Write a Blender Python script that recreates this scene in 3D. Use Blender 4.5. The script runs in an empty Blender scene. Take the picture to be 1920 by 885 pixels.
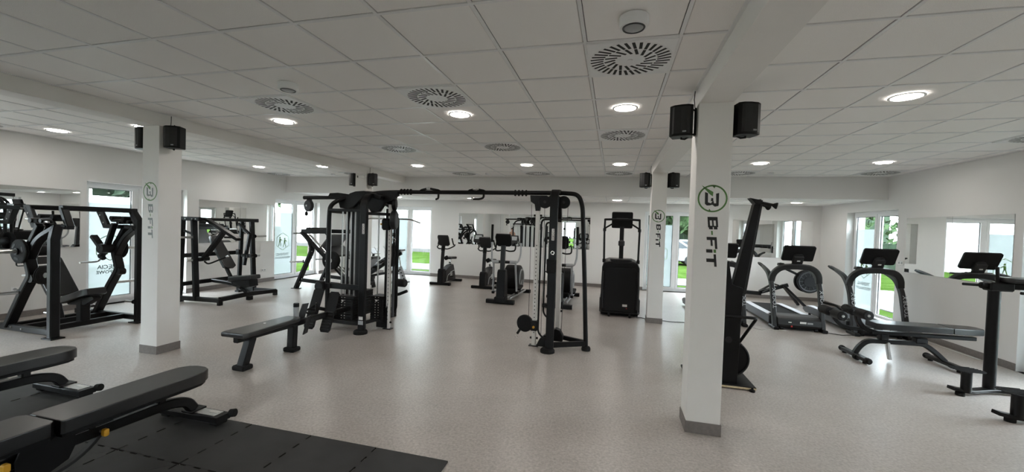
import bpy, math, random
from mathutils import Vector, Matrix
random.seed(7)
scn = bpy.context.scene
COL = scn.collection

# ------------------------------------------------------------------ camera
CAM_Z = 1.7179
def camera():
    yaw, pitch, roll = .24818, -.02184, .03237
    f = Vector((-math.sin(yaw)*math.cos(pitch), math.cos(yaw)*math.cos(pitch), math.sin(pitch)))
    r = Vector((math.cos(yaw), math.sin(yaw), 0)); u = r.cross(f)
    c, s = math.cos(roll), math.sin(roll)
    r2 = c*r + s*u; u2 = -s*r + c*u
    M = Matrix(((r2.x, u2.x, -f.x, 0), (r2.y, u2.y, -f.y, 0), (r2.z, u2.z, -f.z, CAM_Z), (0, 0, 0, 1)))
    cd = bpy.data.cameras.new('camera'); cd.sensor_fit = 'HORIZONTAL'; cd.sensor_width = 36
    cd.lens = 36*750.41/1920; cd.clip_start = .05; cd.clip_end = 400
    o = bpy.data.objects.new('camera', cd); COL.objects.link(o); o.matrix_world = M
    scn.camera = o
camera()

# ------------------------------------------------------------------ sky, exposure
SKY = 25.0            # bright overcast daylight
LAMP = 72.0          # downlight emission
world = bpy.data.worlds.new('world'); scn.world = world; world.use_nodes = True
bg = world.node_tree.nodes['Background']
bg.inputs['Color'].default_value = (.82, .92, 1.0, 1); bg.inputs['Strength'].default_value = SKY
vs = scn.view_settings
vs.view_transform = 'Standard'; vs.look = 'None'; vs.gamma = 1; vs.use_curve_mapping = False
vs.exposure = 0.10
scn.cycles.diffuse_bounces = 7
scn.cycles.max_bounces = 14
scn.cycles.transparent_max_bounces = 16

# ------------------------------------------------------------------ room numbers (metres)
XL, XR, YB, YS, YW = -9.251, 5.311, -5.2, 9.654, 12.274
ZC, ZLOW, ZB = 2.970, 2.535, 2.821
CW = .27                                     # column width
WT = .36                                     # outer wall thickness
WIN_TOP = 2.31

# ------------------------------------------------------------------ materials
MATS = {}
def principled(name, col, rough=.5, metal=0, spec=.5, noise=None, bump=None, coat=0):
    m = bpy.data.materials.new(name); m.use_nodes = True
    nt = m.node_tree; b = nt.nodes['Principled BSDF']
    b.inputs['Base Color'].default_value = (*col, 1); b.inputs['Roughness'].default_value = rough
    b.inputs['Metallic'].default_value = metal; b.inputs['Specular IOR Level'].default_value = spec
    if coat: b.inputs['Coat Weight'].default_value = coat
    if noise or bump:
        tc = nt.nodes.new('ShaderNodeTexCoord')
    if noise:
        sc, amt, det = noise
        n = nt.nodes.new('ShaderNodeTexNoise'); n.inputs['Scale'].default_value = sc; n.inputs['Detail'].default_value = det
        nt.links.new(tc.outputs['Object'], n.inputs['Vector'])
        r = nt.nodes.new('ShaderNodeMapRange'); r.inputs[1].default_value = .3; r.inputs[2].default_value = .7
        r.inputs[3].default_value = 1-amt; r.inputs[4].default_value = 1+amt
        nt.links.new(n.outputs['Fac'], r.inputs[0])
        mx = nt.nodes.new('ShaderNodeVectorMath'); mx.operation = 'SCALE'; mx.inputs[0].default_value = col
        nt.links.new(r.outputs[0], mx.inputs['Scale']); nt.links.new(mx.outputs[0], b.inputs['Base Color'])
    if bump:
        sc, st, dist = bump
        n = nt.nodes.new('ShaderNodeTexNoise'); n.inputs['Scale'].default_value = sc; n.inputs['Detail'].default_value = 3
        nt.links.new(tc.outputs['Object'], n.inputs['Vector'])
        bp = nt.nodes.new('ShaderNodeBump'); bp.inputs['Strength'].default_value = st; bp.inputs['Distance'].default_value = dist
        nt.links.new(n.outputs['Fac'], bp.inputs['Height']); nt.links.new(bp.outputs[0], b.inputs['Normal'])
    MATS[name] = m
    return m
principled('wall_paint', (.76, .75, .735), .7, spec=.3, noise=(.8, .025, 2), bump=(90, .12, .002))
principled('column_paint', (.80, .78, .755), .65, spec=.3, noise=(3, .015, 2))
principled('ceiling_tile', (.90, .88, .86), .85, spec=.2, noise=(420, .16, 2), bump=(300, .25, .002))
principled('ceiling_rail', (.80, .80, .80), .30, noise=(5, .02, 1))
principled('plenum', (.08, .08, .08), .9, noise=(3, .05, 1))
principled('skirting', (.185, .165, .155), .55, noise=(30, .10, 3))
principled('pvc', (.84, .85, .86), .35, noise=(4, .01, 1))
principled('gasket', (.03, .032, .035), .6, noise=(30, .1, 1))
principled('black_metal', (.0045, .0045, .0048), .38, spec=.22, noise=(40, .12, 2), bump=(900, .06, .001))
principled('black_plastic', (.005, .005, .0055), .46, spec=.2, noise=(40, .12, 2))
principled('dark_grey', (.014, .0143, .015), .46, spec=.35, noise=(30, .1, 2))
principled('grey_metal', (.035, .038, .042), .42, noise=(30, .1, 2))
principled('vinyl', (.0055, .0056, .006), .30, spec=.62, noise=(25, .15, 2), bump=(500, .18, .001))
principled('foam', (.010, .010, .011), .62, spec=.3, noise=(60, .2, 2))
principled('rubber', (.011, .011, .011), .8, spec=.2, noise=(70, .25, 3))
principled('mat_rubber', (.030, .030, .0295), .62, spec=.35, noise=(4, .22, 4), bump=(260, .35, .002))
principled('steel', (.56, .56, .55), .30, metal=1, noise=(40, .06, 2))
principled('chrome', (.80, .80, .80), .14, metal=1, noise=(40, .03, 2))
principled('silver_paint', (.60, .58, .55), .38, noise=(20, .03, 2))
principled('silver_plastic', (.36, .37, .38), .4, noise=(20, .05, 2))
principled('deck_silver', (.80, .82, .86), .32, noise=(20, .04, 2))
principled('white_plastic', (.82, .82, .82), .4, noise=(10, .02, 2))
principled('label_white', (.70, .69, .66), .5, noise=(60, .06, 2))
principled('yellow_plastic', (.62, .32, .02), .45, noise=(20, .06, 2))
principled('red_plastic', (.45, .02, .02), .4, noise=(20, .06, 2))
principled('logo_black', (.012, .012, .012), .5, noise=(60, .1, 2))
principled('logo_green', (.085, .20, .05), .5, noise=(60, .1, 2))
principled('film_text', (.02, .04, .038), .6, noise=(60, .1, 2))
principled('film_green', (.07, .16, .03), .6, noise=(60, .1, 2))
principled('wood_edge', (.56, .46, .30), .5, noise=(50, .15, 4))
principled('cable_white', (.7, .7, .68), .5, noise=(30, .04, 1))
principled('screen', (.012, .013, .016), .12, spec=.5, noise=(10, .1, 1))
principled('path_paving', (.075, .074, .072), .8, spec=.1, noise=(6, .12, 4))
principled('render_white', (.78, .77, .74), .8, noise=(2, .04, 3))
principled('roof_dark', (.09, .07, .065), .8, noise=(8, .2, 3))
principled('bark', (.07, .05, .04), .9, noise=(20, .3, 4))
principled('leaf_dark', (.026, .040, .026), .75, spec=.05, noise=(3, .45, 3))
principled('leaf_green', (.030, .052, .022), .75, spec=.05, noise=(3, .4, 3))
principled('car_white', (.12, .123, .13), .25, noise=(3, .02, 1))
principled('car_red', (.12, .008, .008), .25, noise=(3, .05, 1))
principled('car_glass', (.02, .025, .03), .1, noise=(3, .05, 1))
principled('skin', (.52, .30, .21), .6, noise=(12, .06, 2))
principled('hair', (.03, .02, .015), .7, noise=(60, .3, 2))
principled('cloth_beige', (.45, .33, .27), .85, noise=(50, .1, 2))
principled('cloth_black', (.02, .02, .022), .85, noise=(50, .1, 2))
principled('steps_grey', (.10, .10, .10), .6, noise=(50, .1, 2))

def mirror_mat():
    m = principled('mirror', (.90, .915, .91), .0, metal=1)
mirror_mat()
def emit_mat(name, col, s):
    m = bpy.data.materials.new(name); m.use_nodes = True; nt = m.node_tree
    nt.nodes.remove(nt.nodes['Principled BSDF'])
    e = nt.nodes.new('ShaderNodeEmission'); e.inputs[0].default_value = (*col, 1); e.inputs[1].default_value = s
    nt.links.new(e.outputs[0], nt.nodes['Material Output'].inputs[0]); MATS[name] = m
emit_mat('lamp_glow', (1.0, .94, .865), LAMP)
emit_mat('lamp_glow_small', (1.0, .96, .92), 40)
def glass_mat():
    m = bpy.data.materials.new('glass'); m.use_nodes = True; nt = m.node_tree
    nt.nodes.remove(nt.nodes['Principled BSDF'])
    t = nt.nodes.new('ShaderNodeBsdfTransparent'); t.inputs[0].default_value = (.93, .955, .945, 1)
    g = nt.nodes.new('ShaderNodeBsdfGlossy'); g.inputs['Roughness'].default_value = .0
    lw = nt.nodes.new('ShaderNodeLayerWeight'); lw.inputs['Blend'].default_value = .5
    pw = nt.nodes.new('ShaderNodeMath'); pw.operation = 'POWER'; pw.inputs[1].default_value = 5; nt.links.new(lw.outputs['Facing'], pw.inputs[0])
    fr = nt.nodes.new('ShaderNodeMath'); fr.operation = 'MULTIPLY_ADD'; fr.inputs[1].default_value = .9; fr.inputs[2].default_value = .06; nt.links.new(pw.outputs[0], fr.inputs[0])
    mx = nt.nodes.new('ShaderNodeMixShader')
    nt.links.new(fr.outputs[0], mx.inputs[0]); nt.links.new(t.outputs[0], mx.inputs[1]); nt.links.new(g.outputs[0], mx.inputs[2])
    nt.links.new(mx.outputs[0], nt.nodes['Material Output'].inputs[0]); MATS['glass'] = m
    m = bpy.data.materials.new('frosted_film'); m.use_nodes = True; nt = m.node_tree
    nt.nodes.remove(nt.nodes['Principled BSDF'])
    t = nt.nodes.new('ShaderNodeBsdfTranslucent'); t.inputs[0].default_value = (.105, .115, .114, 1)
    d = nt.nodes.new('ShaderNodeBsdfTransparent'); d.inputs[0].default_value = (.25, .27, .27, 1)
    mx = nt.nodes.new('ShaderNodeMixShader'); mx.inputs[0].default_value = .12
    nt.links.new(t.outputs[0], mx.inputs[1]); nt.links.new(d.outputs[0], mx.inputs[2])
    nt.links.new(mx.outputs[0], nt.nodes['Material Output'].inputs[0]); MATS['frosted_film'] = m
glass_mat()
def floor_mat():
    m = bpy.data.materials.new('floor_vinyl'); m.use_nodes = True; nt = m.node_tree; b = nt.nodes['Principled BSDF']
    tc = nt.nodes.new('ShaderNodeTexCoord')
    def noise(s, d, dist=0):
        n = nt.nodes.new('ShaderNodeTexNoise'); n.inputs['Scale'].default_value = s; n.inputs['Detail'].default_value = d
        n.inputs['Distortion'].default_value = dist
        nt.links.new(tc.outputs['Object'], n.inputs['Vector']); return n
    a = noise(48, 5, .5); c = noise(2.2, 4, .4); e = noise(.7, 2)
    r = nt.nodes.new('ShaderNodeValToRGB'); r.color_ramp.elements[0].position = .28; r.color_ramp.elements[1].position = .72
    r.color_ramp.elements[0].color = (.31, .277, .254, 1); r.color_ramp.elements[1].color = (.555, .512, .482, 1)
    ad = nt.nodes.new('ShaderNodeMath'); ad.operation = 'MULTIPLY_ADD'; ad.inputs[1].default_value = .78
    nt.links.new(a.outputs['Fac'], ad.inputs[0])
    m2 = nt.nodes.new('ShaderNodeMath'); m2.operation = 'MULTIPLY'; m2.inputs[1].default_value = .22
    nt.links.new(c.outputs['Fac'], m2.inputs[0]); nt.links.new(m2.outputs[0], ad.inputs[2])
    nt.links.new(ad.outputs[0], r.inputs[0]); nt.links.new(r.outputs[0], b.inputs['Base Color'])
    b.inputs['Roughness'].default_value = .31
    b.inputs['Specular IOR Level'].default_value = .5
    MATS['floor_vinyl'] = m
    m = bpy.data.materials.new('lawn'); m.use_nodes = True; nt = m.node_tree; b = nt.nodes['Principled BSDF']
    tc = nt.nodes.new('ShaderNodeTexCoord'); n = nt.nodes.new('ShaderNodeTexNoise'); n.inputs['Scale'].default_value = 1.3; n.inputs['Detail'].default_value = 8
    nt.links.new(tc.outputs['Object'], n.inputs['Vector'])
    r = nt.nodes.new('ShaderNodeValToRGB'); r.color_ramp.elements[0].position = .3; r.color_ramp.elements[1].position = .7
    r.color_ramp.elements[0].color = (.014, .028, .005, 1); r.color_ramp.elements[1].color = (.028, .049, .011, 1)
    nt.links.new(n.outputs['Fac'], r.inputs[0]); nt.links.new(r.outputs[0], b.inputs['Base Color'])
    b.inputs['Roughness'].default_value = .9; b.inputs['Specular IOR Level'].default_value = 0; MATS['lawn'] = m
floor_mat()

# ------------------------------------------------------------------ mesh builder
V = Vector
def fillet(pts, r, n=5):
    pts = [V(p) for p in pts]; out = [pts[0]]
    for i in range(1, len(pts)-1):
        a, b, c = pts[i-1], pts[i], pts[i+1]
        d1, d2 = a-b, c-b; l = min(r, d1.length*.49, d2.length*.49)
        p, q = b+d1.normalized()*l, b+d2.normalized()*l
        for k in range(n+1):
            t = k/n; out.append((1-t)**2*p+2*t*(1-t)*b+t*t*q)
    out.append(pts[-1]); return out
def rrect(w, h, r, n=4):
    pts = []
    for cx, cy, a0 in ((w/2-r, h/2-r, 0), (-w/2+r, h/2-r, 90), (-w/2+r, -h/2+r, 180), (w/2-r, -h/2+r, 270)):
        for k in range(n+1):
            a = math.radians(a0+90*k/n); pts.append((cx+r*math.cos(a), cy+r*math.sin(a)))
    return pts
class MB:
    def __init__(s): s.v = []; s.f = []
    def add(s, vs, fs):
        o = len(s.v); s.v += [V(p) for p in vs]; s.f += [tuple(o+i for i in f) for f in fs]; return s
    def sweep(s, pts, prof, up=(0, 0, 1), scale=None):
        pts = [V(p) for p in pts]; n = len(pts); m = len(prof); up = V(up)
        tans = []
        for i in range(n):
            t = (pts[min(i+1, n-1)]-pts[max(i-1, 0)])
            if 0 < i < n-1:
                t = (pts[i+1]-pts[i]).normalized()+(pts[i]-pts[i-1]).normalized()
            tans.append(t.normalized())
        side = tans[0].cross(up)
        if side.length < 1e-3: side = tans[0].cross(V((1, 0, 0)))
        if side.length < 1e-3: side = tans[0].cross(V((0, 1, 0)))
        side.normalize(); vs = []
        for i in range(n):
            t = tans[i]; side = (side-t*side.dot(t)).normalized(); u = side.cross(t)
            k = 1.0
            if 0 < i < n-1:
                c = (pts[i]-pts[i-1]).normalized().dot(t); k = 1/max(c, .35)
                bend = ((pts[i+1]-pts[i]).normalized()-(pts[i]-pts[i-1]).normalized())
                bend = bend-t*bend.dot(t)
                bd = bend.normalized() if bend.length > 1e-5 else None
            else: bd = None
            g = scale[i] if scale else 1
            for a, b in prof:
                p = side*(a*g)+u*(b*g)
                if bd is not None: p = p+bd*(p.dot(bd)*(k-1))
                vs.append(pts[i]+p)
        fs = []
        for i in range(n-1):
            for j in range(m):
                a = i*m+j; b = i*m+(j+1) % m; fs.append((a, b, b+m, a+m))
        fs.append(tuple(range(m-1, -1, -1))); fs.append(tuple(range((n-1)*m, n*m)))
        return s.add(vs, fs)
    def tube(s, pts, r, n=10, fil=0, scale=None):
        if fil: pts = fillet(pts, fil)
        return s.sweep(pts, [(r*math.cos(2*math.pi*k/n), r*math.sin(2*math.pi*k/n)) for k in range(n)], scale=scale)
    def bar(s, pts, w, h, up=(0, 0, 1), fil=0, scale=None):
        if fil: pts = fillet(pts, fil)
        c = min(w, h)*.14
        return s.sweep(pts, [(w/2, -h/2+c), (w/2, h/2-c), (w/2-c, h/2), (-w/2+c, h/2), (-w/2, h/2-c), (-w/2, -h/2+c), (-w/2+c, -h/2), (w/2-c, -h/2)], up, scale)
    def cyl(s, a, b, r, r2=None, n=20, bev=0):
        a, b = V(a), V(b); r2 = r if r2 is None else r2
        d = (b-a); L = d.length
        if bev: prof = [(0, r-bev), (bev, r), (L-bev, r2), (L, r2-bev)]
        else: prof = [(0, r), (L, r2)]
        return s.lathe(prof, a, d, n)
    def lathe(s, prof, o, axis, n=20, cap=True):
        o = V(o); ax = V(axis).normalized(); x = ax.orthogonal().normalized(); y = ax.cross(x); vs = []; m = len(prof)
        for z, r in prof:
            for k in range(n):
                a = 2*math.pi*k/n; vs.append(o+ax*z+(x*math.cos(a)+y*math.sin(a))*r)
        fs = [(i*n+k, i*n+(k+1) % n, (i+1)*n+(k+1) % n, (i+1)*n+k) for i in range(m-1) for k in range(n)]
        if cap: fs += [tuple(range(n-1, -1, -1)), tuple(range((m-1)*n, m*n))]
        return s.add(vs, fs)
    def torus(s, c, axis, R, r, n=28, m=8, a0=0, a1=360):
        c = V(c); ax = V(axis).normalized(); x = ax.orthogonal().normalized(); y = ax.cross(x)
        pts = [c+(x*math.cos(t)+y*math.sin(t))*R for t in (math.radians(a0+(a1-a0)*k/n) for k in range(n+1))]
        return s.tube(pts, r, m)
    def box(s, c, d, bev=.004, R=None):
        hx, hy, hz = d[0]/2, d[1]/2, d[2]/2; b = min(bev, hx*.8, hy*.8, hz*.8); c = V(c)
        vs = []; idx = {}
        for sx in (-1, 1):
            for sy in (-1, 1):
                for sz in (-1, 1):
                    for k, p in enumerate(((sx*hx, sy*(hy-b), sz*(hz-b)), (sx*(hx-b), sy*hy, sz*(hz-b)), (sx*(hx-b), sy*(hy-b), sz*hz))):
                        idx[sx, sy, sz, k] = len(vs); q = V(p); vs.append(c+(R @ q if R else q))
        I = lambda *a: idx[a]; fs = []
        for q in (-1, 1):
            fs.append([I(q, -1, -1, 0), I(q, 1, -1, 0), I(q, 1, 1, 0), I(q, -1, 1, 0)][::q])
            fs.append([I(-1, q, -1, 1), I(-1, q, 1, 1), I(1, q, 1, 1), I(1, q, -1, 1)][::q])
            fs.append([I(-1, -1, q, 2), I(1, -1, q, 2), I(1, 1, q, 2), I(-1, 1, q, 2)][::q])
            for w in (-1, 1):
                g = q*w
                fs.append([I(q, w, -1, 0), I(q, w, -1, 1), I(q, w, 1, 1), I(q, w, 1, 0)][::g])
                fs.append([I(q, -1, w, 0), I(q, 1, w, 0), I(q, 1, w, 2), I(q, -1, w, 2)][::g])
                fs.append([I(-1, q, w, 1), I(-1, q, w, 2), I(1, q, w, 2), I(1, q, w, 1)][::g])
                for t in (-1, 1):
                    fs.append([I(q, w, t, 0), I(q, w, t, 1), I(q, w, t, 2)][::q*w*t])
        return s.add(vs, [tuple(f) for f in fs])
    def prism(s, outline, o, u, w, depth, bev=0):
        """outline (a,b) in plane o+a*u+b*w, extruded by +-depth/2 along u x w"""
        o, u, w = V(o), V(u).normalized(), V(w).normalized(); n = u.cross(w); m = len(outline)
        A = sum(outline[i][0]*outline[(i+1) % m][1]-outline[(i+1) % m][0]*outline[i][1] for i in range(m))
        if A < 0: outline = outline[::-1]
        def inset(d):
            out = []
            for i in range(m):
                p0, p1, p2 = V(outline[i-1]), V(outline[i]), V(outline[(i+1) % m])
                e1, e2 = (p1-p0), (p2-p1)
                n1 = V((-e1.y, e1.x)).normalized() if e1.length else V((0, 0)); n2 = V((-e2.y, e2.x)).normalized() if e2.length else n1
                b = (n1+n2); b = b.normalized() if b.length > 1e-6 else n1
                out.append(p1+b*(d/max(.4, b.dot(n1))))
            return out
        layers = [(-depth/2, 0), (depth/2, 0)] if not bev else [(-depth/2, bev), (-depth/2+bev*.35, bev*.3), (-depth/2+bev, 0), (depth/2-bev, 0), (depth/2-bev*.35, bev*.3), (depth/2, bev)]
        vs = []
        for z, d in layers:
            for p in (inset(d) if d else outline): vs.append(o+u*p[0]+w*p[1]+n*z)
        fs = [(i*m+k, i*m+(k+1) % m, (i+1)*m+(k+1) % m, (i+1)*m+k) for i in range(len(layers)-1) for k in range(m)]
        L = len(layers)
        fs += [tuple(range(m-1, -1, -1)), tuple(range((L-1)*m, L*m))]
        return s.add(vs, fs)
    def quad(s, a, b, c, d): return s.add([a, b, c, d], [(0, 1, 2, 3)])
    def mesh(s, name, mat, off=(0, 0, 0), ang=35):
        me = bpy.data.meshes.new(name); off = V(off)
        me.from_pydata([p-off for p in s.v], [], s.f)
        me.materials.append(MATS[mat]); me.polygons.foreach_set('use_smooth', [True]*len(me.polygons))
        me.set_sharp_from_angle(angle=math.radians(ang)); me.update(); return me
def soften(o):
    w = o.modifiers.new('weighted_normals', 'WEIGHTED_NORMAL'); w.keep_sharp = True; w.weight = 100
def part(name, mb, mat, parent=None, label=None, ang=35):
    off = parent['_o'] if parent is not None and '_o' in parent else (0, 0, 0)
    o = bpy.data.objects.new(name, mb.mesh(name, mat, off, ang)); COL.objects.link(o)
    if len(mb.f) > 12: soften(o)
    if parent is not None:
        o.parent = parent; o['_o'] = list(off)
    if label: o['label'] = label
    return o
def tag(o, label, cat, group=None, kind=None):
    o['label'] = label
    if cat: o['category'] = cat
    if group: o['group'] = group
    if kind: o['kind'] = kind
    return o
def thing(name, label, cat, loc=(0, 0, 0), group=None, kind=None):
    o = bpy.data.objects.new(name, None); COL.objects.link(o); o.location = loc; o['_o'] = list(loc)
    o.empty_display_size = .1
    return tag(o, label, cat, group, kind)
def single(name, mb, mat, label, cat, group=None, kind=None, ang=35):
    o = bpy.data.objects.new(name, mb.mesh(name, mat, (0, 0, 0), ang)); COL.objects.link(o)
    return tag(o, label, cat, group, kind)
def dup(root, loc, label=None, group=None, rz=0):
    def cp(o, par):
        c = o.copy(); COL.objects.link(c)
        if par is not None: c.parent = par
        for ch in list(o.children): cp(ch, c)
        return c
    kids = list(root.children)
    r = root.copy(); COL.objects.link(r); r.location = loc; r.rotation_euler = (0, 0, rz)
    for k in kids: cp(k, r)
    if label: r['label'] = label
    if group: r['group'] = group
    return r
def text_mesh(txt, size, o, u, w, mat, name, parent, bold=.0, shear=0, mirror=False, align='CENTER', spacing=1, thick=.0006, sx=1):
    """flat lettering in plane (u,w) centred at o"""
    c = bpy.data.curves.new('t', 'FONT'); c.body = txt; c.size = size; c.align_x = align; c.align_y = 'CENTER'; c.shear = shear
    c.offset = bold; c.space_character = spacing; c.resolution_u = 2
    ob = bpy.data.objects.new('t', c); COL.objects.link(ob)
    dg = bpy.context.evaluated_depsgraph_get(); me0 = bpy.data.meshes.new_from_object(ob.evaluated_get(dg))
    o, u, w = V(o), V(u).normalized(), V(w).normalized()
    mb = MB(); sg = -1 if mirror else 1
    mb.add([o+u*(v.co.x*sg*sx)+w*v.co.y for v in me0.vertices], [tuple(p.vertices)[::sg] for p in me0.polygons])
    bpy.data.objects.remove(ob); bpy.data.curves.remove(c); bpy.data.meshes.remove(me0)
    return part(name, mb, mat, parent)

# ================================================================== STRUCTURE
WINS_L = [(-3.19, -1.435), (.97, 2.725), (5.13, 6.885), (9.29, 11.045)]
WINS_R = [(-3.25, -1.50), (.93, 2.68), (5.115, 6.868), (9.33, 11.07)]
WINS_F = [(-7.64, -5.885), (.872, 2.63)]
WINS_B = [(-4.4, -2.65)]
def box2(mb, x0, x1, y0, y1, z0, z1, bev=0.0005):
    return mb.box(((x0+x1)/2, (y0+y1)/2, (z0+z1)/2), (abs(x1-x0), abs(y1-y0), abs(z1-z0)), bev)
fl = MB(); box2(fl, XL-WT, XR+WT, YB-WT, YW+WT, -.12, 0)
single('floor', fl, 'floor_vinyl', 'mottled grey beige vinyl floor of the gym', None, kind='structure')

def wall(name, axis, c, sgn, a0, a1, wins, label):
    mb = MB(); sk = MB(); top = 3.3
    def seg(m, p0, p1, z0, z1, d0, d1):
        q0, q1 = c+sgn*d0, c+sgn*d1
        if axis == 'x': box2(m, min(q0, q1), max(q0, q1), p0, p1, z0, z1)
        else: box2(m, p0, p1, min(q0, q1), max(q0, q1), z0, z1)
    e = a0
    for (w0, w1) in sorted(wins)+[(a1, a1)]:
        seg(mb, e, w0, 0, top, 0, WT)
        if w0 - e > .02: seg(sk, max(e, a0+.0), w0, .001, .10, -.011, 0)
        if w1 > w0:
            seg(mb, w0, w1, WIN_TOP, top, 0, WT); seg(mb, w0, w1, -.12, 0.0, .002, WT)
        e = w1
    single(name, mb, 'wall_paint', label, None, kind='structure')
    single(name.replace('wall', 'baseboard'), sk, 'skirting', 'grey brown skirting strip along the foot of the ' + label.split(' ')[1] + ' wall', None, kind='structure')
wall('wall_left', 'x', XL, -1, YB, YW, WINS_L, 'white left wall of the gym with tall window openings')
wall('wall_right', 'x', XR, 1, YB, YW, WINS_R, 'white right wall of the gym with tall window openings')
wall('wall_far', 'y', YW, 1, XL-WT, XR+WT, WINS_F, 'white far wall of the gym behind the cardio machines')
wall('wall_back', 'y', YB, -1, XL-WT, XR+WT, WINS_B, 'white back wall of the gym behind the viewer')

# bulkhead with the lower ceiling behind it
b = MB(); box2(b, XL, XR, YS, YS+.12, ZLOW-.02, 3.3); bk = single('wall_bulkhead', b, 'wall_paint', 'white bulkhead stepping down to the lower ceiling over the far strip', None, kind='structure')
for x in [XL+.9+1.25*i for i in range(12)]:
    if x < XR-.2: part('joint', box2(MB(), x-.004, x+.004, YS-.0015, YS+.002, ZLOW, ZC), 'wall_paint', bk)
for x in (-.02, .42, 4.0, -3.0):
    pass

# beams and columns
C1X, C2X, C1Y, C3Y = .664, -5.43, 3.70, 7.92
for (x0, lab) in ((C1X, 'white ceiling beam running over the right row of columns'), (C2X-CW, 'white ceiling beam running over the left row of columns')):
    b = MB(); box2(b, x0, x0+CW, YB, YS+.001, ZB, 3.2, .003)
    single('beam', b, 'column_paint', lab, None, kind='structure')

def ring(R, r, n=40, gap=()):
    """flat annulus outline pieces -> list of quads in (a,b)"""
    out = []
    for k in range(n):
        t0, t1 = 2*math.pi*k/n, 2*math.pi*(k+1)/n
        out.append([(R*math.cos(t0), R*math.sin(t0)), (R*math.cos(t1), R*math.sin(t1)), (r*math.cos(t1), r*math.sin(t1)), (r*math.cos(t0), r*math.sin(t0))])
    return out
def flat(polys, o, u, w):
    mb = MB(); o, u, w = V(o), V(u), V(w)
    for p in polys: mb.add([o+u*a+w*b_ for a, b_ in p], [tuple(range(len(p)))])
    return mb
def logo(parent, xc, y, glare=False):
    """round green emblem with a turned B and the lettering running downwards, on the face towards -Y"""
    u, w = (1, 0, 0), (0, 0, 1); y = y-.0012
    blk = 'logo_black' if not glare else 'logo_glare'; grn = 'logo_green' if not glare else 'logo_green'
    o = (xc, y, 2.015)
    P = ring(.116, .103)
    P += [[(-.01, .112), (.022, .112), (.012, .085)], [(-.03, -.109), (-.005, -.109), (-.022, -.085)],
          [(-.088, .112), (.005, .055), (.002, .018), (-.022, .036), (-.070, .088)]]
    part('emblem_ring', flat(P, o, u, w), grn, parent)
    B = [[(-.060, .055), (-.036, .045), (-.034, -.032), (-.058, -.045)],
         [(-.058, -.045), (-.034, -.032), (-.010, -.040), (-.018, -.058), (-.042, -.060)],
         [(-.018, -.058), (-.010, -.040), (.000, -.022), (.010, -.022), (.014, -.040), (.000, -.052)],
         [(.000, -.052), (.014, -.040), (.030, -.040), (.046, -.062), (.020, -.068)],
         [(.026, .042), (.050, .048), (.050, -.055), (.030, -.040)], [(.030, -.040), (.050, -.055), (.046, -.062)],
         [(-.012, -.022), (.008, -.022), (.006, .004), (-.010, .004)]]
    part('emblem_letter', flat(B, o, u, w), blk, parent)
    # B-FiT, rotated clockwise: reading direction is -Z, letter up direction is +X
    def glyph(strokes, z0, mat, nm):
        part(nm, flat([[(b_*.078-.039+.010*(a/.1), -a) for a, b_ in st] for st in strokes], (xc+.006, y, z0), u, w), mat, parent)
    glyph([[(0, 0), (.030, 0), (.030, 1), (0, 1)], [(.03, .80), (.085, .80), (.085, 1), (.03, 1)], [(.03, .42), (.085, .42), (.085, .58), (.03, .58)],
           [(.03, 0), (.09, 0), (.09, .20), (.03, .20)], [(.075, .56), (.105, .56), (.105, .92), (.075, .92)], [(.075, .08), (.105, .08), (.105, .46), (.075, .46)]], 1.860, blk, 'lettering')
    glyph([[(0, .42), (.034, .42), (.034, .58), (0, .58)]], 1.742, grn, 'lettering')
    glyph([[(0, 0), (.026, 0), (.026, .80), (0, .80)], [(.0, .76), (.10, .76), (.10, 1), (.0, 1)], [(.026, .36), (.075, .36), (.075, .56), (.026, .56)]], 1.690, blk, 'lettering')
    glyph([[(0, 0), (.028, 0), (.028, .62), (0, .62)]], 1.585, blk, 'lettering')
    glyph([[(0, .74), (.028, .74), (.028, .98), (0, .98)]], 1.585, grn, 'lettering')
    glyph([[(0, .76), (.105, .76), (.105, 1), (0, 1)], [(.038, 0), (.068, 0), (.068, .80), (.038, .80)]], 1.545, blk, 'lettering')
principled('logo_glare', (.17, .18, .17), .5, noise=(60, .1, 2))  # black print painted greyer, imitating specular sheen on the left column
cols = [(C1X, C1Y, 'white square column with emblem nearest to the viewer', False), (C2X-CW, C1Y, 'white square column beside the left plate-loaded machine', True),
        (C1X, C3Y, 'white square column beside the stair climber', False), (C2X-CW, C3Y, 'white square column behind the cable tower', False)]
COLUMNS = []
for x, y, lab, has_glare in cols:
    b = MB(); box2(b, x, x+CW, y, y+CW, 0, ZB+.002, .003)
    o = single('column', b, 'column_paint', lab, None, kind='structure'); o['_o'] = [0, 0, 0]
    s = MB()
    e = .008
    for (a0, a1, b0, b1) in ((x-e, x+CW+e, y-e, y), (x-e, x+CW+e, y+CW, y+CW+e), (x-e, x, y, y+CW), (x+CW, x+CW+e, y, y+CW)):
        box2(s, a0, a1, b0, b1, .001, .10, .001)
    part('skirting', s, 'skirting', o)
    if not (x < -3 and y > 5): logo(o, x+CW/2, y, has_glare)
    COLUMNS.append(o)

principled('slot_dark', (.012, .012, .012), .7, noise=(30, .1, 1))
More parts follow.
